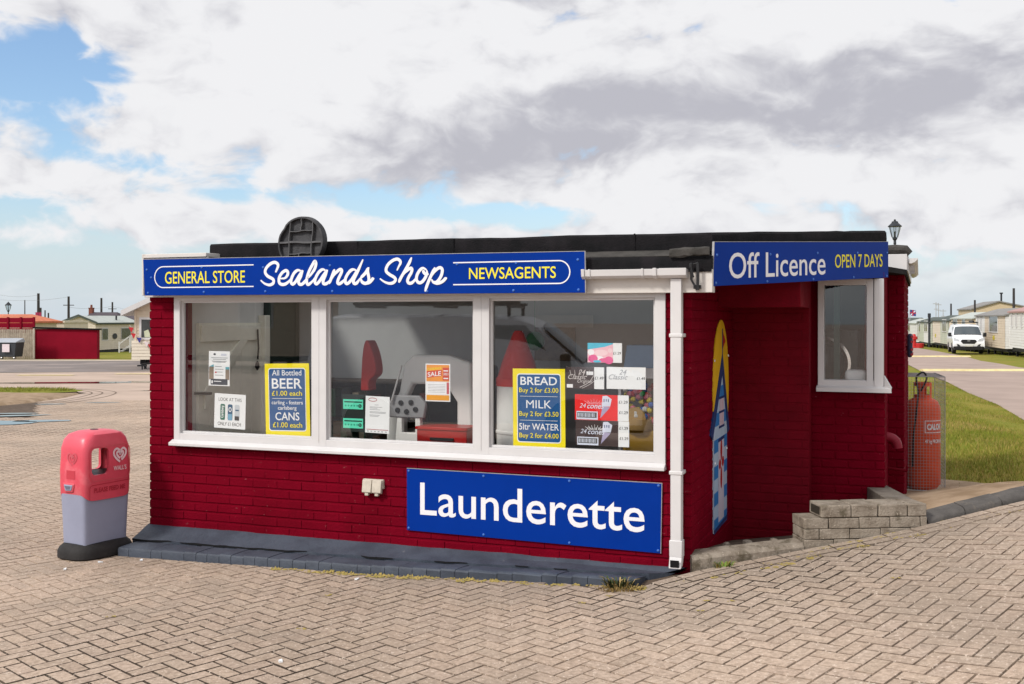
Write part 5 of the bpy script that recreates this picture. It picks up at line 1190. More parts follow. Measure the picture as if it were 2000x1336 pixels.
def tuft(org, name, label, n, hgt, cols, spread, cat='weed', group=None):
    m = MB(); m.col = []; x0, y0 = org; z0 = h(x0, y0)
    for _ in range(n):
        a = R() * 6.28; q = spread * sqrt(R()); l = hgt * (.4 + .8 * R()); lean = .2 + .9 * R(); c = cols[int(R() * len(cols))]; k = .7 + .6 * R(); c = tuple(min(1, v_ * k) for v_ in c)
        x, y = x0 + q * cos(a), y0 + .35 * q * sin(a); w__ = .003 + .003 * R(); dx, dy = cos(a) * l * lean, sin(a) * l * lean
        m.add([(x - sin(a) * w__, y + cos(a) * w__, z0), (x + sin(a) * w__, y - cos(a) * w__, z0), (x + dx * .5 + sin(a) * w__, y + dy * .5 - cos(a) * w__, z0 + l * .75), (x + dx * .5 - sin(a) * w__, y + dy * .5 + cos(a) * w__, z0 + l * .75), (x + dx, y + dy, z0 + l * .8)], [(0, 1, 2, 3), (3, 2, 4)], 0, c)
    o = m.obj(name, BLADE, org=(x0, y0, z0), sharp=180); return tag(o, label, cat, group)
p = SHOP.m @ Vector((4.165, -.47, 0))
tuft((p.x, p.y), 'weed_clump', 'dark green weed with straw at the front corner of the slate plinth', 110, .08, [(.05, .075, .02), (.07, .09, .03), (.03, .04, .02), (.34, .24, .09)], .085)
tuft((p.x + .0, p.y - .04), 'straw_clump', 'flat ring of pale dry straw round the weed at the plinth corner', 130, .035, [(.42, .30, .12), (.36, .26, .10)], .16, 'straw')
tuft((1.44, 7.24), 'green_sprout', 'small bright green sprout at the foot of the entrance kerb', 50, .05, [(.12, .19, .03), (.30, .24, .06)], .06)
for i, (x, y, lb) in enumerate(((-3.2, 8.28, 'white scrap of litter at the front foot of the bin'), (-3.38, 8.05, 'white scrap of litter on the paving just in front of the bin'), (-2.9, 8.33, 'white scrap of litter between the bin and the plinth'), (-1.1, 7.55, 'white scrap of litter in front of the plinth below the first window pane'), (.62, 6.95, 'pale scrap of litter beside the weed at the plinth corner'), (-1.25, 5.75, 'pale chip lying on the near paving'))):
    m_ = MB(); s_ = .018; m_.hexa([(-s_, -s_ * .5, .0), (s_, -s_ * .6, .0), (s_ * .8, s_ * .5, .0), (-s_ * .9, s_ * .6, .0), (-s_, -s_ * .5, .006), (s_, -s_ * .6, .011), (s_ * .8, s_ * .5, .007), (-s_ * .9, s_ * .6, .012)])
    tag(m_.obj('litter_scrap', PAPER, fr=Frame((x, y, h(x, y) + .002), R() * 3)), lb, 'litter', 'scraps of litter on the paving')

# ---------------------------------------------------------------- street lamps, poles, wires
LAMPG = mat('lamp glass', (.55, .60, .62), .15, .05, 3)
IRON = mat('dark iron', (.03, .033, .04), .5, .2, 6)
def street_lamp(x, y, top, k, label, group='lantern street lamps'):
    z0 = h(x, y); t = thing('street_lamp', label, 'street lamp', Frame((x, y, z0), 0), group=group); H_ = top - z0
    m = MB(); m.lathe([(.09, 0), (.09, .5), (.06, .6), (.045, H_ - 1.0 * k), (.06, H_ - .98 * k), (.05, H_ - .95 * k), (.05, H_ - .86 * k), (.10 * k, H_ - .80 * k), (.10 * k, H_ - .74 * k)], n=10)
    m.rod((0, 0, H_ - .74 * k), (0, 0, H_ - .50 * k), .05 * k, .03 * k); m.obj('post', IRON, t)
    m = MB(); m.lathe([(.12 * k, H_ - .74 * k), (.20 * k, H_ - .48 * k), (.235 * k, H_ - .30 * k)], n=12)
    g_ = bpy.data.materials.get('lantern glass') or glass('lantern glass', (.8, .85, .88)); m.obj('lantern', g_, t)
    m = MB()
    for i in range(6): a = 2 * pi * i / 6; m.rod((.12 * k * cos(a), .12 * k * sin(a), H_ - .74 * k), (.235 * k * cos(a), .235 * k * sin(a), H_ - .30 * k), .012 * k, n=4)
    m.obj('lantern_frame', IRON, t)
    m = MB(); m.lathe([(.27 * k, H_ - .31 * k), (.27 * k, H_ - .28 * k), (.13 * k, H_ - .15 * k), (.12 * k, H_ - .10 * k), (.04 * k, H_ - .07 * k), (.045 * k, H_ - .03 * k), (.01 * k, H_)], n=16); m.obj('cap', IRON, t)
    return t
street_lamp(14.38, 40, 5.63, .93, 'black lantern street lamp rising behind the right end of the shop roof')
street_lamp(-52.5, 111, 3.65, 1.25, 'small distant lantern lamp above the orange roof at the far left')
def pole(x, y, top, r_, label, name='telegraph_pole', cat='pole', group='poles behind the left yard', cross=False):
    t0 = h(x, y) - .5; m = MB(); m.rod((x, y, t0), (x, y, top), r_, r_ * .75, 8)
    if cross: m.box(x - .7, x + .7, y - .05, y + .05, top - 1.2, top - 1.1)
    return tag(m.obj(name, POLE, org=(x, y, t0)), label, cat, group)
def px_at(px, D): return (px - 1000) / 2080 * D
def zz_at(py, D): return 1.9 + (622 - py) / 2080 * D
for px, py, D, r_, lb, cr in ((75, 573, 150, .24, 'tallest dark pole left of the wall, above the red flags', 0), (134, 579, 140, .2, 'dark pole with a small bracket between the flags and the brick chimney', 1), (79.5, 601, 190, .22, 'short dark pole just right of the tallest one', 0), (88, 606, 200, .16, 'thin short pole right of the red flags', 0), (94.5, 611, 210, .2, 'lowest of the dark poles above the flat roof', 0), (198, 582, 170, .22, 'dark pole with a pointed cap behind the slate roofed house', 0), (219.5, 590, 180, .19, 'thin dark pole with a crossbar at the right end of the slate roof', 1), (48.5, 586, 150, .09, 'thin grey post between the lamp and the tallest pole', 0)):
    pole(px_at(px, D), D, zz_at(py, D), r_, lb, cross=bool(cr))
for px, py, D, r_, lb in ((1857.5, 593, 105, .11, 'dark pole behind the white van, leftmost of three'), (1904, 586, 100, .12, 'dark pole behind the grey roofed cream caravan'), (1980, 563, 75, .11, 'tallest dark pole behind the nearest white caravan')):
    pole(px_at(px, D), D, zz_at(py, D), r_, lb, group='poles behind the caravans')
WIRE = mat('thin wire', (.25, .26, .28), .7)
for a, b_, lb in (((-5, 585, 140), (134, 580, 140), 'thin overhead wire running left from the bracket pole'), ((-5, 575, 150), (75, 576, 150), 'thin overhead wire running left from the tallest pole'), ((134, 600, 140), (219, 598, 180), 'thin overhead wire between the bracket pole and the crossbar pole'), ((219.5, 598, 180), (290, 606, 180), 'thin overhead wire running right from the crossbar pole')):
    P = [Vector((px_at(q[0], q[2]), q[2], zz_at(q[1], q[2]))) for q in (a, b_)]
    m = MB(); m.pipe([P[0].lerp(P[1], i / 8) - Vector((0, 0, 1.2 * (i / 8) * (1 - i / 8))) for i in range(9)], .018, 4); tag(m.obj('overhead_wire', WIRE, org=P[0]), lb, 'wire', 'overhead wires')

# ---------------------------------------------------------------- caravans and buildings
def siding(b, x0, x1, y, z0, z1, m=0, step=.16, ax='x', out=-1, wins=()):
    """overlapping boards; wins are openings the boards stop at"""
    z = z0
    while z < z1 - .01:
        t = min(z + step, z1); o1, o2 = y + out * .022, y + out * .004
        segs = [(x0, x1)]
        for p in ((x0, o1, z), (x1, o1, z), (x1, o2, t), (x0, o2, t)): pass
        P = [(x0, o1, z), (x1, o1, z), (x1, o2, t), (x0, o2, t), (x0, y, z), (x1, y, z)]
        if ax == 'y': P = [(q[1], q[0], q[2]) for q in P]
        b.add(P, [(0, 1, 2, 3), (4, 5, 1, 0)], m); z = t
def framed(name, par, x0, x1, z0, z1, y, fmat, ax='x', out=-1, bars=0, t=.07):
    b = MB(); g_ = lambda a, c_, d_, e_, o1, o2: (b.box(a, c_, min(y + out * o1, y + out * o2), max(y + out * o1, y + out * o2), d_, e_) if ax == 'x' else b.box(min(y + out * o1, y + out * o2), max(y + out * o1, y + out * o2), a, c_, d_, e_))
    g_(x0 - t, x1 + t, z0 - t, z0, .02, .06); g_(x0 - t, x1 + t, z1, z1 + t, .02, .06); g_(x0 - t, x0, z0, z1, .021, .059); g_(x1, x1 + t, z0, z1, .021, .059)
    for i in range(bars): c_ = x0 + (x1 - x0) * (i + 1) / (bars + 1); g_(c_ - .025, c_ + .025, z0, z1, .022, .058)
    o = b.obj(name, fmat, par)
    b = MB(); g_(x0, x1, z0, z1, .015, .034); b.obj('pane', FARGLASS, o); return o
def caravan(fr, L, Wd, H_, cols, roofm, label, floor=.5, rise=.45, wins=(), ends=(), group='static caravans along the right road', trims=(), skirt=True, door=None):
    """x along the long side, y across (front long side at y = 0), z up from the ground"""
    t = thing('static_caravan', label, 'caravan', fr, group=group)
    b = MB(); b.box(0, L, 0.001, Wd, floor, H_); b.obj('wall', cols[0], t)
    for i, (x0, x1, c) in enumerate([(0, L, cols[0])] if len(cols) == 1 else [(L * i / len(cols), L * (i + 1) / len(cols), c) for i, c in enumerate(cols)]):
        b = MB(); siding(b, x0, x1, 0, floor, H_); b.obj('siding', c, t)
    b = MB(); siding(b, 0, Wd, 0, floor, H_, ax='y'); siding(b, 0, Wd, L, floor, H_, ax='y', out=1)
    for x in (0, L): b.add([(x, 0, H_), (x, Wd, H_), (x, Wd / 2, H_ + rise)], [(0, 1, 2)])
    b.obj('end_wall', cols[0], t)
    b = MB(); o_ = .12
    for s_ in (0, 1):
        ya, yb = (-o_, Wd / 2) if s_ == 0 else (Wd + o_, Wd / 2); za = H_ - o_ * rise / (Wd / 2)
        b.hexa([(-o_, ya, za), (L + o_, ya, za), (L + o_, yb, H_ + rise), (-o_, yb, H_ + rise), (-o_, ya, za + .09), (L + o_, ya, za + .09), (L + o_, yb, H_ + rise + .09), (-o_, yb, H_ + rise + .09)])
    b.obj('roof', roofm, t)
    b = MB(); b.box(.1, L - .1, .15, Wd - .1, floor - .22, floor - .02)
    for i in range(5):
        for yy in (.3, Wd - .3): b.box(.4 + (L - 1) * i / 4, .55 + (L - 1) * i / 4, yy, yy + .12, -.2, floor - .2)
    b.obj('chassis', BLACK, t)
    for (x0, x1, z0, z1, n_) in wins: framed('window', t, x0, x1, floor + z0, floor + z1, 0, WHITE, bars=n_)
    for (x0, x1, z0, z1, n_) in ends: framed('window', t, x0, x1, floor + z0, floor + z1, 0, WHITE, ax='y', bars=n_)
    if trims:
        b = MB()
        for x, wd_, mm in trims: b.box(x, x + wd_, -.03, 0, floor, H_)
        b.obj('corner_trim', trims[0][2], t)
    if door:
        b = MB(); b.box(door, door + .75, -.035, -.005, floor + .05, floor + 2.0); b.obj('door', WHITE, t)
    return t
ROOF_GREY = mat('grey caravan roof', (.24, .23, .22), .7, .15, 1); ROOF_PINK = mat('faded pink roof', (.42, .26, .24), .7, .15, 1); ROOF_DARK = mat('dark green trim', (.07, .085, .075), .7, .1, 1); ROOF_PALE = mat('pale grey green roof', (.44, .47, .44), .6, .12, 1)
PALE_GREEN = mat('pale green siding', (.50, .52, .42), .6, .1, 1); TAN = mat('tan siding', (.55, .44, .30), .6, .1, 1)
STICK = mat('yellow plot sign', (.62, .52, .03), .5)
dirn = Vector((.257, .9664)); ang = atan2(-dirn.y, -dirn.x)     # local x runs back towards the camera so that local -y faces the road
specs = [(55, [SIDING_WHITE], ROOF_PINK, 'white boarded static caravan with a pink roof edge and slit windows, nearest on the right', [(.8, 1.0, 1.3, 2.0, 0), (2.1, 2.3, 1.3, 2.0, 0), (3.6, 3.8, 1.3, 2.0, 0), (5, 5.2, 1.3, 2., 0)], None, 2.9),
 (67, [SIDING_WHITE, CREAM, CREAM], ROOF_GREY, 'cream static caravan with one square window and a grey roof beside the white van', [(5.6, 8.6, 1.05, 2.05, 0), (.9, 1.2, 1.2, 2.1, 0), (2.2, 2.5, 1.2, 2.1, 0)], 6.9, 2.85),
 (79, [TAN, CREAM], ROOF_PALE, 'tan static caravan behind the windscreen of the white van', [(1, 3.5, 1.2, 2.1, 1), (6, 7.5, 1.2, 2., 0)], None, 2.8),
 (91, [CREAM_PALE, PALE_GREEN], ROOF_DARK, 'pale static caravan just left of the white van', [(7, 9.4, 1.1, 2.1, 1)], 2.0, 2.75),
 (103, [PALE_GREEN, SIDING_WHITE], ROOF_DARK, 'pale green static caravan with a dark roof edge and a tall flue beside it', [(1.2, 2.6, 1., 2.1, 0), (6, 8.6, 1.1, 2.1, 1)], None, 2.75),
 (115, [SIDING_WHITE], ROOF_PALE, 'farthest white static caravan at the left end of the row', [(3, 5, 1.1, 2, 0)], None, 2.75)]
for D0, cols, rm, lb, wn, sgn, H_ in specs:
    far = Vector((28.0 + .262 * (D0 + 11.2 - 55), D0 + 11.2)); near = Vector((28.0 + .262 * (D0 - 55), D0)); dv = (near - far).normalized()
    fr = Frame((near.x, near.y, h(near.x, near.y + 4)), atan2(-dv.y, -dv.x) + 0)
    # long side must face the road, that is towards -x
    fr = Frame((far.x, far.y, h(far.x, far.y - 4)), atan2(dv.y, dv.x))
    t = caravan(fr, 11.0, 3.1, H_ - .25, cols, rm, lb, wins=wn, ends=[(.8, 2.2, 1.0, 1.9, 1)], trims=((.0, .06, ROOF_DARK), (10.94, .06, ROOF_DARK)) if rm is ROOF_DARK else ((0, .05, SIDING_WHITE),))
    if sgn is not None:
        b = MB(); b.box(sgn, sgn + .55, -.05, -.03, 1.0, 1.28); b.obj('plot_plate', STICK, t)
b = MB(); b.lathe([(.11, 0), (.11, 2.9), (.15, 2.92), (.15, 3.3), (.1, 3.32)], (px_at(1815, 104), 104, h(40, 104)), 10); tag(b.obj('flue', IRON, org=(px_at(1815, 104), 104, h(40, 104))), 'dark metal flue pipe standing beside the pale green caravan', 'flue')
ch = thing('gable_building', 'tan gabled building rising behind the cream caravan', 'building', Frame((px_at(1898, 118), 118, h(50, 118)), radians(-14)))
b = MB(); W_, H_ = 6.6, zz_at(600, 118) - h(50, 118); b.plate([(0, 0), (W_, 0), (W_, H_ - .25), (W_ * .42, H_ + .55), (0, H_ - .25)], 0, 9); b.obj('wall', TAN, ch)
b = MB()
for p, q in (((-.15, H_ - .30), (W_ * .42, H_ + .57)), ((W_ + .15, H_ - .30), (W_ * .42, H_ + .57))): b.hexa([(p[0], -.2, p[1]), (q[0], -.2, q[1]), (q[0], 9.2, q[1]), (p[0], 9.2, p[1]), (p[0], -.2, p[1] + .14), (q[0], -.2, q[1] + .14), (q[0], 9.2, q[1] + .14), (p[0], 9.2, p[1] + .14)])
rf_ = b.obj('roof', ROOF_GREY, ch)
b = MB(); b.rod((3.4, 2, H_ + .4), (3.4, 2, H_ + 1.5), .1, n=8); b.rod((3.4, 2, H_ + 1.5), (3.4, 2, H_ + 1.65), .18, n=8); b.obj('vent', IRON, rf_)
gh = thing('gable_building', 'white gable ended chalet far off at the left end of the caravan row', 'building', Frame((px_at(1775, 135), 135, h(45, 135)), 0))
b = MB(); b.plate([(0, 0), (3.4, 0), (3.4, 2.3), (1.6, 3.1), (0, 2.4)], 0, 6); b.obj('wall', CREAM_PALE, gh)
b = MB()
for p, q in (((-.2, 2.32), (1.6, 3.13)), ((3.6, 2.22), (1.6, 3.13))): b.hexa([(p[0], -.2, p[1]), (q[0], -.2, q[1]), (q[0], 6, q[1]), (p[0], 6, p[1]), (p[0], -.2, p[1] + .14), (q[0], -.2, q[1] + .14), (q[0], 6, q[1] + .14), (p[0], 6, p[1] + .14)])
b.obj('roof', ROOF_DARK, gh)
bs_ = MB(); x_, y_ = px_at(1764, 150), 150; bs_.box(x_, x_ + 2.6, y_, y_ + 4, h(50, 150) - .2, zz_at(622, 150)); tag(bs_.obj('brick_shed', mat('dull brick', (.28, .16, .12), .9, .3, 2), org=(x_, y_, h(50, 150))), 'dull brick shed at the far end of the road, against the shop wall edge', 'shed')
fp_ = thing('flag_pole', 'thin flag pole flying a small red, white and blue flag over the far caravans', 'flag pole', Frame((px_at(1777, 125), 125, h(45, 125)), 0))
zt = zz_at(604, 125) - h(45, 125)
b = MB(); b.rod((0, 0, 0), (0, 0, zt), .05, .03, 6); b.obj('pole', GALV, fp_)
b = MB(); g_ = [(0, zt - .05), (.65, zt - .2), (.65, zt - .85), (0, zt - .75)]
b.plate([(0, zt - .75), (.72, zt - .82), (.72, zt - .12), (0, zt - .05)], -.01, .01, 0)
b.plate([(.0, zt - .46), (.72, zt - .53), (.72, zt - .41), (0, zt - .34)], -.016, .016, 1); b.plate([(.29, zt - .78), (.42, zt - .79), (.42, zt - .09), (.29, zt - .08)], -.017, .017, 1)
b.plate([(0, zt - .72), (.12, zt - .74), (.72, zt - .2), (.60, zt - .14)], -.013, .013, 2); b.obj('flag', [mat('flag navy', (.04, .05, .2), .7), mat('flag red', (.45, .03, .05), .7), POST_W], fp_)
an = MB()
for px, py, D in ((1828, 590, 160), (1833, 592, 160), (1842, 604, 160)):
    x_, z_ = px_at(px, D), zz_at(py, D); an.rod((x_, D, -1), (x_, D, z_), .05, n=5); an.box(x_ - .45, x_ + .45, D - .03, D + .03, z_ - .3, z_ - .22); an.box(x_ - .3, x_ + .3, D - .03, D + .03, z_ - 1.1, z_ - 1.02)
tag(an.obj('aerial_mast', GALV, org=(px_at(1833, 160), 160, -1)), 'cluster of thin aerial masts above the pale caravans', 'aerial')
for i, (px, D, lb) in enumerate(((1785, 100, 'red fire point post on the verge before the far caravans'), (1795, 100, 'low red fire bucket right of the fire point post'))):
    b = MB(); x_ = px_at(px, D); z0 = h(x_, D)
    if i == 0: b.lathe([(.28, 0), (.28, .1), (.2, .15), (.2, .75), (.32, .8), (.32, 1.05), (.2, 1.1), (.12, 1.3)], (x_, D, z0), 10)
    else: b.lathe([(.42, 0), (.46, .42), (.40, .44)], (x_, D, z0), 10)
    tag(b.obj('fire_post' if i == 0 else 'fire_bucket', mat('fire point red', (.5, .03, .03), .5), org=(x_, D, z0)), lb, 'fire post' if i == 0 else 'bucket')
bxx = thing('letter_box', 'dark blue box with red and white edging hung on the end wall above the road', 'post box', SHOP, (5.91, 4.6, 1.50))
b = MB(); b.box(5.885, 5.935, 4.4, 4.9, 1.50, 1.74); b.obj('case', mat('dark blue box', (.04, .045, .09), .5), bxx, bevel=.02)
b = MB()
for z_ in (1.52, 1.57, 1.65, 1.70): b.box(5.9355, 5.942, 4.4, 4.9, z_, z_ + .022); b.box(5.92, 5.9365, 4.39, 4.3995, z_, z_ + .022)
b.obj('edging', mat('red edging', (.5, .06, .07), .5), bxx)

# ---------------------------------------------------------------- white van
VANW = mat('white van paint', (.76, .77, .80), .25, .03, 1, coat=.3); VGL = mat('windscreen glass', (.05, .065, .075), .08, .2, 1, spec=.9); VBL = mat('van black plastic', (.02, .02, .022), .5); VLT = mat('headlamp lens', (.45, .47, .5), .1); TYRE = mat('tyre rubber', (.018, .018, .018), .8); RIM = mat('wheel rim', (.35, .35, .36), .3, metal=.6)
def van(fr, label):
    """front at y = 0, length along +y"""
    t = thing('white_van', label, 'van', fr)
    prof = [(.05, .42, .80), (-.03, .55, .91), (-.02, .80, .95), (.06, .98, .955), (.28, 1.10, .95), (.80, 1.24, .93), (1.10, 1.50, .87), (1.52, 1.85, .79), (1.75, 1.93, .775), (2.4, 1.97, .765), (4.5, 1.97, .765), (4.85, 1.90, .78), (4.97, 1.2, .92), (4.95, .42, .92)]
    b = MB(); rings = []
    for y, z, hw in prof:
        r_ = []
        for k in range(13):
            u = -1 + k / 6; r_.append((hw * (abs(u) ** .9) * (1 if u > 0 else -1), y, z - .06 * abs(u) ** 5))
        rings.append(r_)
    v = [p for r_ in rings for p in r_]; n_ = 13; f = [(i * n_ + j, i * n_ + j + 1, (i + 1) * n_ + j + 1, (i + 1) * n_ + j) for i in range(len(rings) - 1) for j in range(12)]
    b.add(v, f)
    for s_ in (-1, 1):
        S = []
        for y, z, hw in prof[1:-1]:
            zt = z - .06; S.append([(s_ * hw, y, zt), (s_ * (hw + (.97 - hw) * .55), y, min(zt, zt * .55 + .50)), (s_ * .97, y, min(zt, 1.05)), (s_ * .975, y, min(zt, .75)), (s_ * .95, y, .38)])
        v = [p for r_ in S for p in r_]; b.add(v, [(i * 5 + j, i * 5 + j + 1, (i + 1) * 5 + j + 1, (i + 1) * 5 + j) for i in range(len(S) - 1) for j in range(4)])
    b.obj('body', VANW, t, sharp=40)
    b = MB(); yz = lambda q: (.80 + q * .72 - .03, 1.25 + q * .61 + .022)
    P = []
    for q, hw in ((.06, .865), (.5, .815), (.92, .735)):
        y, z = yz(q); P.append([(hw * u, y - .01, z - .05 * abs(u) ** 5) for u in (-1, -.85, -.4, 0, .4, .85, 1)])
    v = [p for r_ in P for p in r_]; b.add(v, [(i * 7 + j, i * 7 + j + 1, (i + 1) * 7 + j + 1, (i + 1) * 7 + j) for i in range(2) for j in range(6)]); b.obj('windscreen', VGL, t)
    for s_ in (-1, 1):
        b = MB(); b.add([(s_ * .935, 1.15, 1.20), (s_ * .925, 2.35, 1.20), (s_ * .825, 2.35, 1.80), (s_ * .83, 1.66, 1.80)], [(0, 1, 2, 3)]); b.obj('side_window', VGL, t)
    b = MB(); P = [(-.50, .86), (-.40, .96), (.40, .96), (.50, .86), (.36, .68), (-.36, .68)]; b.plate(P, -.055, .1); g_ = b.obj('grille', VBL, t, bevel=.01)
    b = MB(); b.plate(ell(0, .875, .10, .042, 0, 360, 18), -.064, -.05); b.obj('badge', RIM, g_)
    for s_ in (-1, 1):
        b = MB(); b.hexa([(s_ * .56, -.03, .86), (s_ * .90, .02, .84), (s_ * .90, .2, .84), (s_ * .56, .2, .86), (s_ * .62, .0, .97), (s_ * .92, .10, 1.08), (s_ * .92, .2, 1.08), (s_ * .62, .2, .97)]); b.obj('headlight', VLT, t)
        b = MB(); b.hexa([(s_ * .50, -.055, .52), (s_ * .93, .0, .50), (s_ * .93, .2, .5), (s_ * .5, .2, .52), (s_ * .62, -.05, .64), (s_ * .93, .0, .70), (s_ * .93, .2, .70), (s_ * .62, .2, .64)]); b.obj('fog_light_housing', VBL, t)
        b = MB(); b.box(*sorted((s_ * .99, s_ * 1.20)), .98, 1.12, 1.14, 1.40); b.box(*sorted((s_ * .90, s_ * 1.0)), 1.02, 1.10, 1.16, 1.22); b.obj('mirror', VBL, t, bevel=.03)
        for y in (.95, 3.95):
            b = MB(); b.rod((s_ * .72, y, .33), (s_ * .96, y, .33), .33, n=20); wh = b.obj('wheel', TYRE, t)
            b = MB(); b.rod((s_ * .955, y, .33), (s_ * .972, y, .33), .20, n=16); b.obj('rim', RIM, wh)
            b = MB(); b.add([(s_ * .982, y + .42 * cos(a), .33 + .42 * sin(a)) for a in [pi * i / 10 for i in range(11)]], [tuple(range(11))]); b.obj('wheel_arch', VBL, t)
    b = MB(); b.hexa([(-.86, -.04, .26), (.86, -.04, .26), (.92, .5, .26), (-.92, .5, .26), (-.90, -.07, .50), (.90, -.07, .50), (.95, .5, .50), (-.95, .5, .50)]); b.obj('bumper', VBL, t, bevel=.02)
    b = MB(); b.plate([(-.26, .50), (.26, .50), (.26, .61), (-.26, .61)], -.085, -.05); b.obj('number_plate', mat('plate cream', (.62, .61, .56), .5), t)
    b = MB()
    for y in (1.9, 3.0, 4.2): b.box(-.78, .78, y, y + .05, 2.06, 2.10)
    for s_ in (-.7, .7): b.box(s_ - .02, s_ + .02, 1.85, 4.3, 2.10, 2.14); b.box(s_ - .02, s_ + .02, 1.9, 1.95, 1.93, 2.1)
    b.rod((.45, 1.8, 2.16), (.45, 4.2, 2.16), .07, n=8); b.obj('roof_rack', VBL, t)
    b = MB()
    for s_ in (-.4, .3): b.rod((s_, .82, 1.29), (s_ + .35, 1.05, 1.46), .014, n=5)
    b.obj('wipers', VBL, t)
    return t
vx, vy = px_at(1892, 71), 71
van(Frame((vx, vy, h(vx, vy) + .02), radians(-18)), 'white panel van with a black grille and roof rack parked half on the right verge')

# a second van parked facing the shop: out of the frame, but the shop window mirrors it
p = SHOP.m @ Vector((2.1, -8.4, 0))
van(Frame((p.x, p.y, h(p.x, p.y)), SHOP.rz + radians(78)), 'white panel van mirrored in the panes of the front window')
for a_, b_, lb in ((-15.5, 26.5, 'long cream static caravan mirrored in the upper part of the left pane'), (-27.5, 26.0, 'white static caravan mirrored in the upper part of the middle pane')):
    p = SHOP.m @ Vector((a_, -b_, 0)); caravan(Frame((p.x, p.y, h(p.x, p.y)), SHOP.rz + pi), 11.0, 3.1, 2.6, [CREAM] if a_ > -20 else [SIDING_WHITE], ROOF_GREY, lb, wins=[(1, 2.4, 1.1, 2.0, 1), (5, 6, 1.1, 2.0, 0), (8, 10, 1.1, 2.0, 1)], group='caravans mirrored in the window')
# ---------------------------------------------------------------- left yard
yr = Frame((px_at(68, 72.5), 72.5, h(-32, 72.5)), radians(2))
sd = thing('red_shed', 'long flat topped red painted wall of an outbuilding at the far left, black roof edge', 'shed', yr)
Wd = px_at(188, 72.5) - px_at(68, 72.5)
b = MB(); b.box(0, Wd, 0, .5, -.1, 2.02); b.box(.0, .06, -.05, 0, -.1, 2.1); b.obj('wall', RED_FAR, sd)
b = MB(); b.hexa([(-.1, -.12, 2.05), (Wd + .12, -.12, 1.95), (Wd + .12, .6, 1.95), (-.1, .6, 2.05), (-.1, -.12, 2.16), (Wd + .12, -.12, 2.04), (Wd + .12, .6, 2.04), (-.1, .6, 2.16)]); b.obj('roof', FELT, sd)
# red boards above the timber fence, orange roofed hut behind
b = MB()
x0 = px_at(-60, 73.5); x1 = px_at(66, 73.5); zb = h(-33, 73.5)
for i in range(3): b.box(x0, x1, 73.5, 73.54, 1.75 + zb + .36 * i, 1.75 + zb + .36 * i + .33)
n_ = 5
for i in range(n_ + 1): xx = x0 + (x1 - x0) * i / n_; b.box(xx - .06, xx + .06, 73.44, 73.60, zb, zb + 2.85)
tag(b.obj('red_fence', RED_FAR, org=(x0, 73.5, zb)), 'red board fence rising above the grey timber one at the far left', 'fence')
fn = thing('timber_fence', 'grey weathered vertical board fence behind the wheeled bins', 'fence', Frame((px_at(-60, 71.6), 71.6, h(-33, 71.6)), 0))
Lf = px_at(67, 71.6) - px_at(-60, 71.6); k = 0; x_ = 0
b = MB()
while x_ < Lf - .06:
    b.hexa([(x_, R() * .02, 0), (x_ + .125, R() * .02, 0), (x_ + .125, .04, 0), (x_, .04, 0), (x_, R() * .02, 1.98 + .03 * R()), (x_ + .125, R() * .02, 1.98 + .03 * R()), (x_ + .125, .04, 1.98), (x_, .04, 1.98)]); x_ += .145
b.obj('boards', WOOD, fn)
for x_ in (Lf - .08, Lf - 2.45, Lf - 4.8):
    b = MB(); b.box(x_, x_ + .1, -.03, .06, 0, 2.06); b.obj('post', mat('pale post', (.48, .42, .35), .8, .2, 4) if x_ == Lf - .08 else bpy.data.materials['pale post'], fn)
ht = thing('orange_roof_hut', 'low hut with a hipped orange roof behind the red fence', 'hut', Frame((px_at(-70, 82), 82, h(-36, 82)), 0))
Wd = px_at(64, 82) - px_at(-70, 82); ez = zz_at(627.5, 82) - h(-36, 82); rz = zz_at(613.5, 82) - h(-36, 82)
b = MB(); b.box(.2, Wd - .3, .2, 5, 0, ez); b.obj('wall', CREAM_PALE, ht)
b = MB(); b.hexa([(0, 0, ez - .0), (Wd, 0, ez - .0), (Wd, 5.4, ez), (0, 5.4, ez), (1.2, 2.6, rz), (Wd - 1.25, 2.6, rz), (Wd - 1.25, 2.7, rz), (1.2, 2.7, rz)]); b.box(-.05, Wd + .05, -.06, 5.4, ez - .14, ez); b.obj('roof', mat('orange roof sheet', (.55, .17, .085), .7, .2, 2), ht)
gf = MB(); x0, x1 = px_at(66, 88), px_at(125, 88); zb = h(-38, 88); gf.box(x0, x1, 88, 93, zb, zz_at(630.5, 88)); gf.box(x0 - .1, x1 + .1, 87.9, 93, zz_at(630.4, 88), zz_at(626.5, 88))
tag(gf.obj('flat_roof_hut', CREAM_PALE, org=(x0, 88, zb)), 'low cream hut with a white flat roof behind the red shed', 'hut')
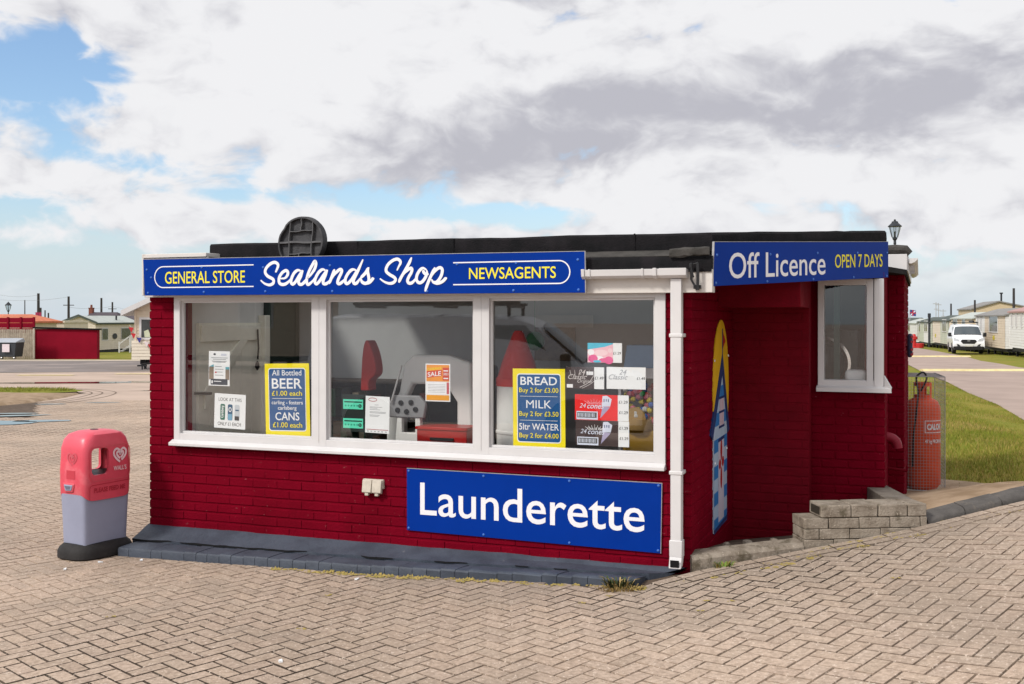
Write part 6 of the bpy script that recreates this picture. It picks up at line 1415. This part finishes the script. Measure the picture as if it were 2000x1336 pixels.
def wheelie(px, D, colm, label, paper):
    x_ = px_at(px, D); fr = Frame((x_, D, h(x_, D)), radians(-4)); t = thing('wheeled_bin', label, 'bin', fr, group='large wheeled bins by the timber fence')
    b = MB(); b.loft([[(-.52, 0, z) if False else p for p in ((-hw, -.02 * k, z), (hw, -.02 * k, z), (hw, .95, z), (-hw, .95, z))] for k, z, hw in ((0, .18, .50), (3, .6, .56), (6, 1.12, .64))]); b.obj('body', colm, t, bevel=.02)
    b = MB(); b.hexa([(-.68, -.18, 1.12), (.68, -.18, 1.12), (.68, .98, 1.12), (-.68, .98, 1.12), (-.66, -.12, 1.18), (.66, -.12, 1.18), (.62, .9, 1.40), (-.62, .9, 1.40)]); b.obj('lid', mat('grey bin lid', (.36, .38, .42), .4) if 'grey bin lid' not in bpy.data.materials else bpy.data.materials['grey bin lid'], t, bevel=.02)
    for xx in (-.42, .42):
        b = MB(); b.rod((xx - .04, .1, .1), (xx + .04, .1, .1), .1, n=12); b.obj('wheel', RIM, t)
    if paper:
        b = MB(); b.plate([(-.27, .50), (.22, .50), (.22, 1.02), (-.27, 1.02)], -.16, -.14); b.obj('notice', mat('pinkish paper', (.70, .60, .64), .7), t)
wheelie(14.5, 69.5, mat('dark grey bin', (.05, .055, .065), .5), 'dark grey wheeled bin with a pale notice by the timber fence', True)
wheelie(-21, 69.6, mat('dark green bin', (.015, .06, .03), .5), 'dark green wheeled bin cut off by the left edge of the picture', False)
# cream caravan with the veranda
cf = Frame((px_at(120, 100) , 100, h(-40, 100)), 0)
lc = thing('static_caravan', 'cream caravan with a grey gable edge and dark oval name plate beyond the red shed', 'caravan', cf, group='caravans beyond the left yard')
gx = px_at(187, 100) - px_at(120, 100); pk = (px_at(155, 100) - px_at(120, 100)); fz = .2
ez = zz_at(632, 100) - h(-40, 100); rz = zz_at(618.5, 100) - h(-40, 100)
b = MB(); b.plate([(0, fz), (gx, fz), (gx, ez), (pk, rz), (0, ez)], 0, .1); siding(b, 0, gx, 0, fz, ez, step=.17); b.obj('gable_wall', CREAM_PALE, lc)
sv = Vector((.06, .998)); fs = lambda s_, o_, z: (gx + sv.x * s_ + o_ * sv.y, sv.y * s_ - o_ * sv.x, z)
b = MB(); b.add([fs(0, 0, fz), fs(9.5, 0, fz), fs(9.5, 0, ez), fs(0, 0, ez), fs(0, -2.9, fz), fs(9.5, -2.9, fz), fs(9.5, -2.9, ez), fs(0, -2.9, ez)], [(0, 1, 2, 3), (5, 4, 7, 6), (1, 5, 6, 2)])
z = fz
while z < ez - .05: b.add([fs(0, .03, z), fs(9.5, .03, z), fs(9.5, .005, z + .17), fs(0, .005, z + .17)], [(0, 1, 2, 3)]); z += .17
b.obj('side_wall', CREAM_PALE, lc)
b = MB(); wdt = gx - pk
b.add([fs(-.2, .2, ez - .05), fs(9.7, .2, ez - .05), fs(9.7, -wdt, rz), fs(-.2, -wdt, rz), fs(-.2, .2, ez + .06), fs(9.7, .2, ez + .06), fs(9.7, -wdt, rz + .1), fs(-.2, -wdt, rz + .1), fs(-.2, -gx - .2, ez - .05), fs(9.7, -gx - .2, ez - .05), fs(9.7, -gx - .2, ez + .06), fs(-.2, -gx - .2, ez + .06)], [(4, 5, 6, 7), (0, 1, 5, 4), (0, 4, 7, 3), (1, 2, 6, 5), (7, 6, 10, 11), (3, 7, 11, 8), (0, 3, 2, 1), (3, 8, 9, 2)])
rf_ = b.obj('roof', ROOF_PALE, lc)
b = MB()
for p, q in (((-.25, ez - .06), (pk, rz + .02)), ((gx + .25, ez - .06), (pk, rz + .02))): b.hexa([(p[0], -.26, p[1]), (q[0], -.26, q[1]), (q[0], -.2, q[1]), (p[0], -.2, p[1]), (p[0], -.26, p[1] + .2), (q[0], -.26, q[1] + .2), (q[0], -.2, q[1] + .2), (p[0], -.2, p[1] + .2)])
b.add([fs(-.2, .24, ez - .09), fs(9.7, .24, ez - .09), fs(9.7, .24, ez + .08), fs(-.2, .24, ez + .08)], [(0, 1, 2, 3)]); b.obj('barge_board', ROOF_DARK, rf_)
b = MB(); b.rod(fs(5.6, -.5, ez + .2), fs(5.6, -.5, ez + .75), .09, n=8); b.obj('flue', IRON, rf_)
def sidewin(name, s0, s1, z0, z1):
    b = MB(); t_ = .09
    b.add([fs(s0 - t_, .05, z0 - t_), fs(s1 + t_, .05, z0 - t_), fs(s1 + t_, .05, z1 + t_), fs(s0 - t_, .05, z1 + t_)], [(0, 1, 2, 3)]); o = b.obj(name, WHITE, lc)
    b = MB(); b.add([fs(s0, .06, z0), fs(s1, .06, z0), fs(s1, .06, z1), fs(s0, .06, z1)], [(0, 1, 2, 3)]); b.obj('pane', FARGLASS, o)
sidewin('window', 1.3, 2.5, fz + .95, fz + 2.0); sidewin('window', 5.6, 7.7, fz + .95, fz + 2.0)
b = MB(); P = ell(4.05, fz + 1.25, .52, .28, 0, 360, 20); b.add([fs(p[0], .07, p[1]) for p in P], [tuple(range(20))]); b.obj('name_plate', IRON, lc)
b = MB(); b.box(.1, gx - .1, .2, 1, -.3, fz); b.add([fs(0, -.2, -.2), fs(9.5, -.2, -.2), fs(9.5, -.2, fz), fs(0, -.2, fz)], [(0, 1, 2, 3)]); b.obj('underside', BLACK, lc)
vr = thing('veranda', 'white painted veranda steps and railing in front of the cream caravan', 'veranda', Frame((px_at(228, 98), 98, h(-36, 98)), radians(10)))
b = MB(); b.box(1.0, 2.6, 0, 2.0, .55, .65)
for i in range(3): b.box(.25 + .25 * i, .55 + .25 * i, 0, 1.1, .12 + .17 * i, .18 + .17 * i)
b.obj('deck', WHITE, vr)
b = MB()
for x_ in (.15, 1.1, 1.8, 2.6): b.box(x_, x_ + .12, -.02, .10, 0, 1.0 if x_ < 1 else 1.6)
b.hexa([(.2, -.02, .85), (.3, -.02, .80), (.3, .05, .80), (.2, .05, .85), (1.1, -.02, 1.55), (1.2, -.02, 1.50), (1.2, .05, 1.50), (1.1, .05, 1.55)]); b.box(1.1, 2.7, -.02, .06, 1.5, 1.6)
for i in range(9): b.box(1.28 + .15 * i, 1.36 + .15 * i, 0, .04, .6, 1.5)
b.obj('railing', WHITE, vr)
# slate roofed house with a brick chimney
hs = thing('slate_house', 'low house with a dark slate roof and a brick chimney behind the cream caravan', 'house', Frame((px_at(158, 140), 140, h(-50, 140)), 0))
ez = zz_at(624, 140) - h(-50, 140); rz = zz_at(609.5, 140) - h(-50, 140); Wd = px_at(224, 140) - px_at(158, 140)
b = MB(); b.box(.2, Wd, .3, 6, 0, ez); b.obj('wall', CREAM_PALE, hs)
b = MB(); b.hexa([(0, 0, ez - .1), (Wd + .4, 0, ez - .1), (Wd + .4, 6.6, ez - .1), (0, 6.6, ez - .1), (.2, 3.2, rz), (Wd - .9, 3.2, rz), (Wd - .9, 3.4, rz), (.2, 3.4, rz)]); b.hexa([(Wd - .4, 3, ez - .1), (Wd + 3.8, 3, ez - .1), (Wd + 3.8, 8, ez - .1), (Wd - .4, 8, ez - .1), (Wd - .4, 5, rz - .35), (Wd + 2.8, 5, rz - .35), (Wd + 2.8, 5.2, rz - .35), (Wd - .4, 5.2, rz - .35)])
rf_ = b.obj('roof', mat('slate roof', (.075, .06, .07), .7, .2, 1), hs)
b = MB(); b.box(-.1, .42, 2.8, 3.4, ez - .3, rz + .5); b.box(-.14, .46, 2.76, 3.44, rz + .5, rz + .6); b.rod((.16, 3.1, rz + .6), (.16, 3.1, rz + 1.0), .16, .13, 10); b.obj('chimney', mat('chimney brick', (.24, .085, .06), .9, .3, 4), rf_)
# near cream chalet caravan cut by the shop corner, with bunting and a tow hitch
cf = Frame((px_at(264, 50), 50, h(-17, 50)), radians(3))
cc = thing('static_caravan', 'cream boarded caravan with a white barge board showing just left of the shop corner', 'caravan', cf, group='caravans beyond the left yard')
fz, ez, Wd = .48, zz_at(606, 50) - h(-17, 50), 4.2; rz = ez + 1.0
b = MB(); b.plate([(0, fz), (Wd, fz), (Wd, ez), (Wd / 2, rz), (0, ez)], 0, .12); b.box(0, .1, .12, 9, fz, ez); b.box(Wd - .1, Wd, .12, 9, fz, ez); siding(b, 0, Wd, 0, fz, ez, step=.15); b.box(-.03, .07, -.04, .05, fz, ez); b.obj('wall', CREAM, cc)
b = MB(); b.box(-.08, Wd + .02, -.28, -.012, fz - .02, fz + .86); siding(b, -.08, Wd, -.28, fz - .02, fz + .86, step=.15); b.obj('bay', CREAM_PALE, cc)
b = MB(); sl2 = (rz - ez) / (Wd / 2)
for sgn in (0, 1):
    xa = -.55 if sgn == 0 else Wd + .55; za = ez - .55 * sl2
    b.hexa([(xa, -.4, za), (Wd / 2, -.4, rz), (Wd / 2, 9.2, rz), (xa, 9.2, za), (xa, -.4, za + .25), (Wd / 2, -.4, rz + .25), (Wd / 2, 9.2, rz + .25), (xa, 9.2, za + .25)])
b.obj('roof', WHITE, cc)
wn = framed('window', cc, .30, 1.9, fz + 1.0, fz + 1.85, 0, WHITE, t=.10)
b = MB(); b.add([(.45, -.05, fz + 1.02), (.75, -.05, fz + 1.02), (.62, -.05, fz + 1.38), (.42, -.05, fz + 1.30)], [(0, 1, 2, 3)]); b.obj('window_card', mat('pale card', (.55, .58, .42), .6), wn)
b = MB(); b.box(.2, Wd - .2, .1, 8.5, fz - .25, fz); b.box(.4, .5, .0, .1, -.1, fz); b.obj('chassis', BLACK, cc)
b = MB(); b.rod((.55, -.9, .26), (1.3, .2, .35), .04, n=6); b.rod((.6, -.95, .0), (.6, -.95, .3), .035, n=6); b.box(.4, .8, -1.05, -.88, .17, .24); b.obj('tow_hitch', BLACK, cc)
bt = MB(); cols_ = [mat('bunting red', (.5, .03, .04), .7), mat('bunting navy', (.05, .05, .25), .7), mat('bunting white', (.7, .6, .6), .7)]
for i, (x_, z_) in enumerate(((-.08, fz + 1.5), (.02, fz + 1.22), (.28, fz + 1.02), (.62, fz + .82), (.8, fz + .70))): bt.plate([(x_ - .12, z_), (x_ + .12, z_ - .03), (x_ + .02, z_ - .27)], -.36, -.35, (0, 0, 1, 2, 0)[i])
bt.pipe([(-.15, -.34, fz + 1.6), (.05, -.34, fz + 1.25), (.4, -.34, fz + 1.0), (.9, -.34, fz + .72)], .01, 4, 2)
tag(bt.obj('bunting', cols_, fr=cf, org=(.2, -.35, fz + 1.0)), 'string of red and blue bunting on the corner of the cream caravan by the shop', 'bunting')
fg = MB(); D = 148; x_, z_ = px_at(71, D), zz_at(610.5, D)
fg.plate([(x_, z_), (x_ + .36, z_ + .05), (x_ + .36, z_ - .42), (x_, z_ - .40)], D - .3, D - .28); fg.plate([(x_ + .42, z_ - .02), (x_ + .82, z_), (x_ + .82, z_ - .5), (x_ + .42, z_ - .42)], D - .3, D - .28); fg.pipe([(x_ - .1, D - .3, z_ + .02), (x_ + .9, D - .3, z_ + .04)], .02, 4)
tag(fg.obj('red_flags', mat('flag crimson', (.35, .03, .09), .7), org=(x_, D, z_)), 'pair of small crimson flags strung by the tallest pole at the left', 'flag')
print('objects', len(bpy.data.objects))
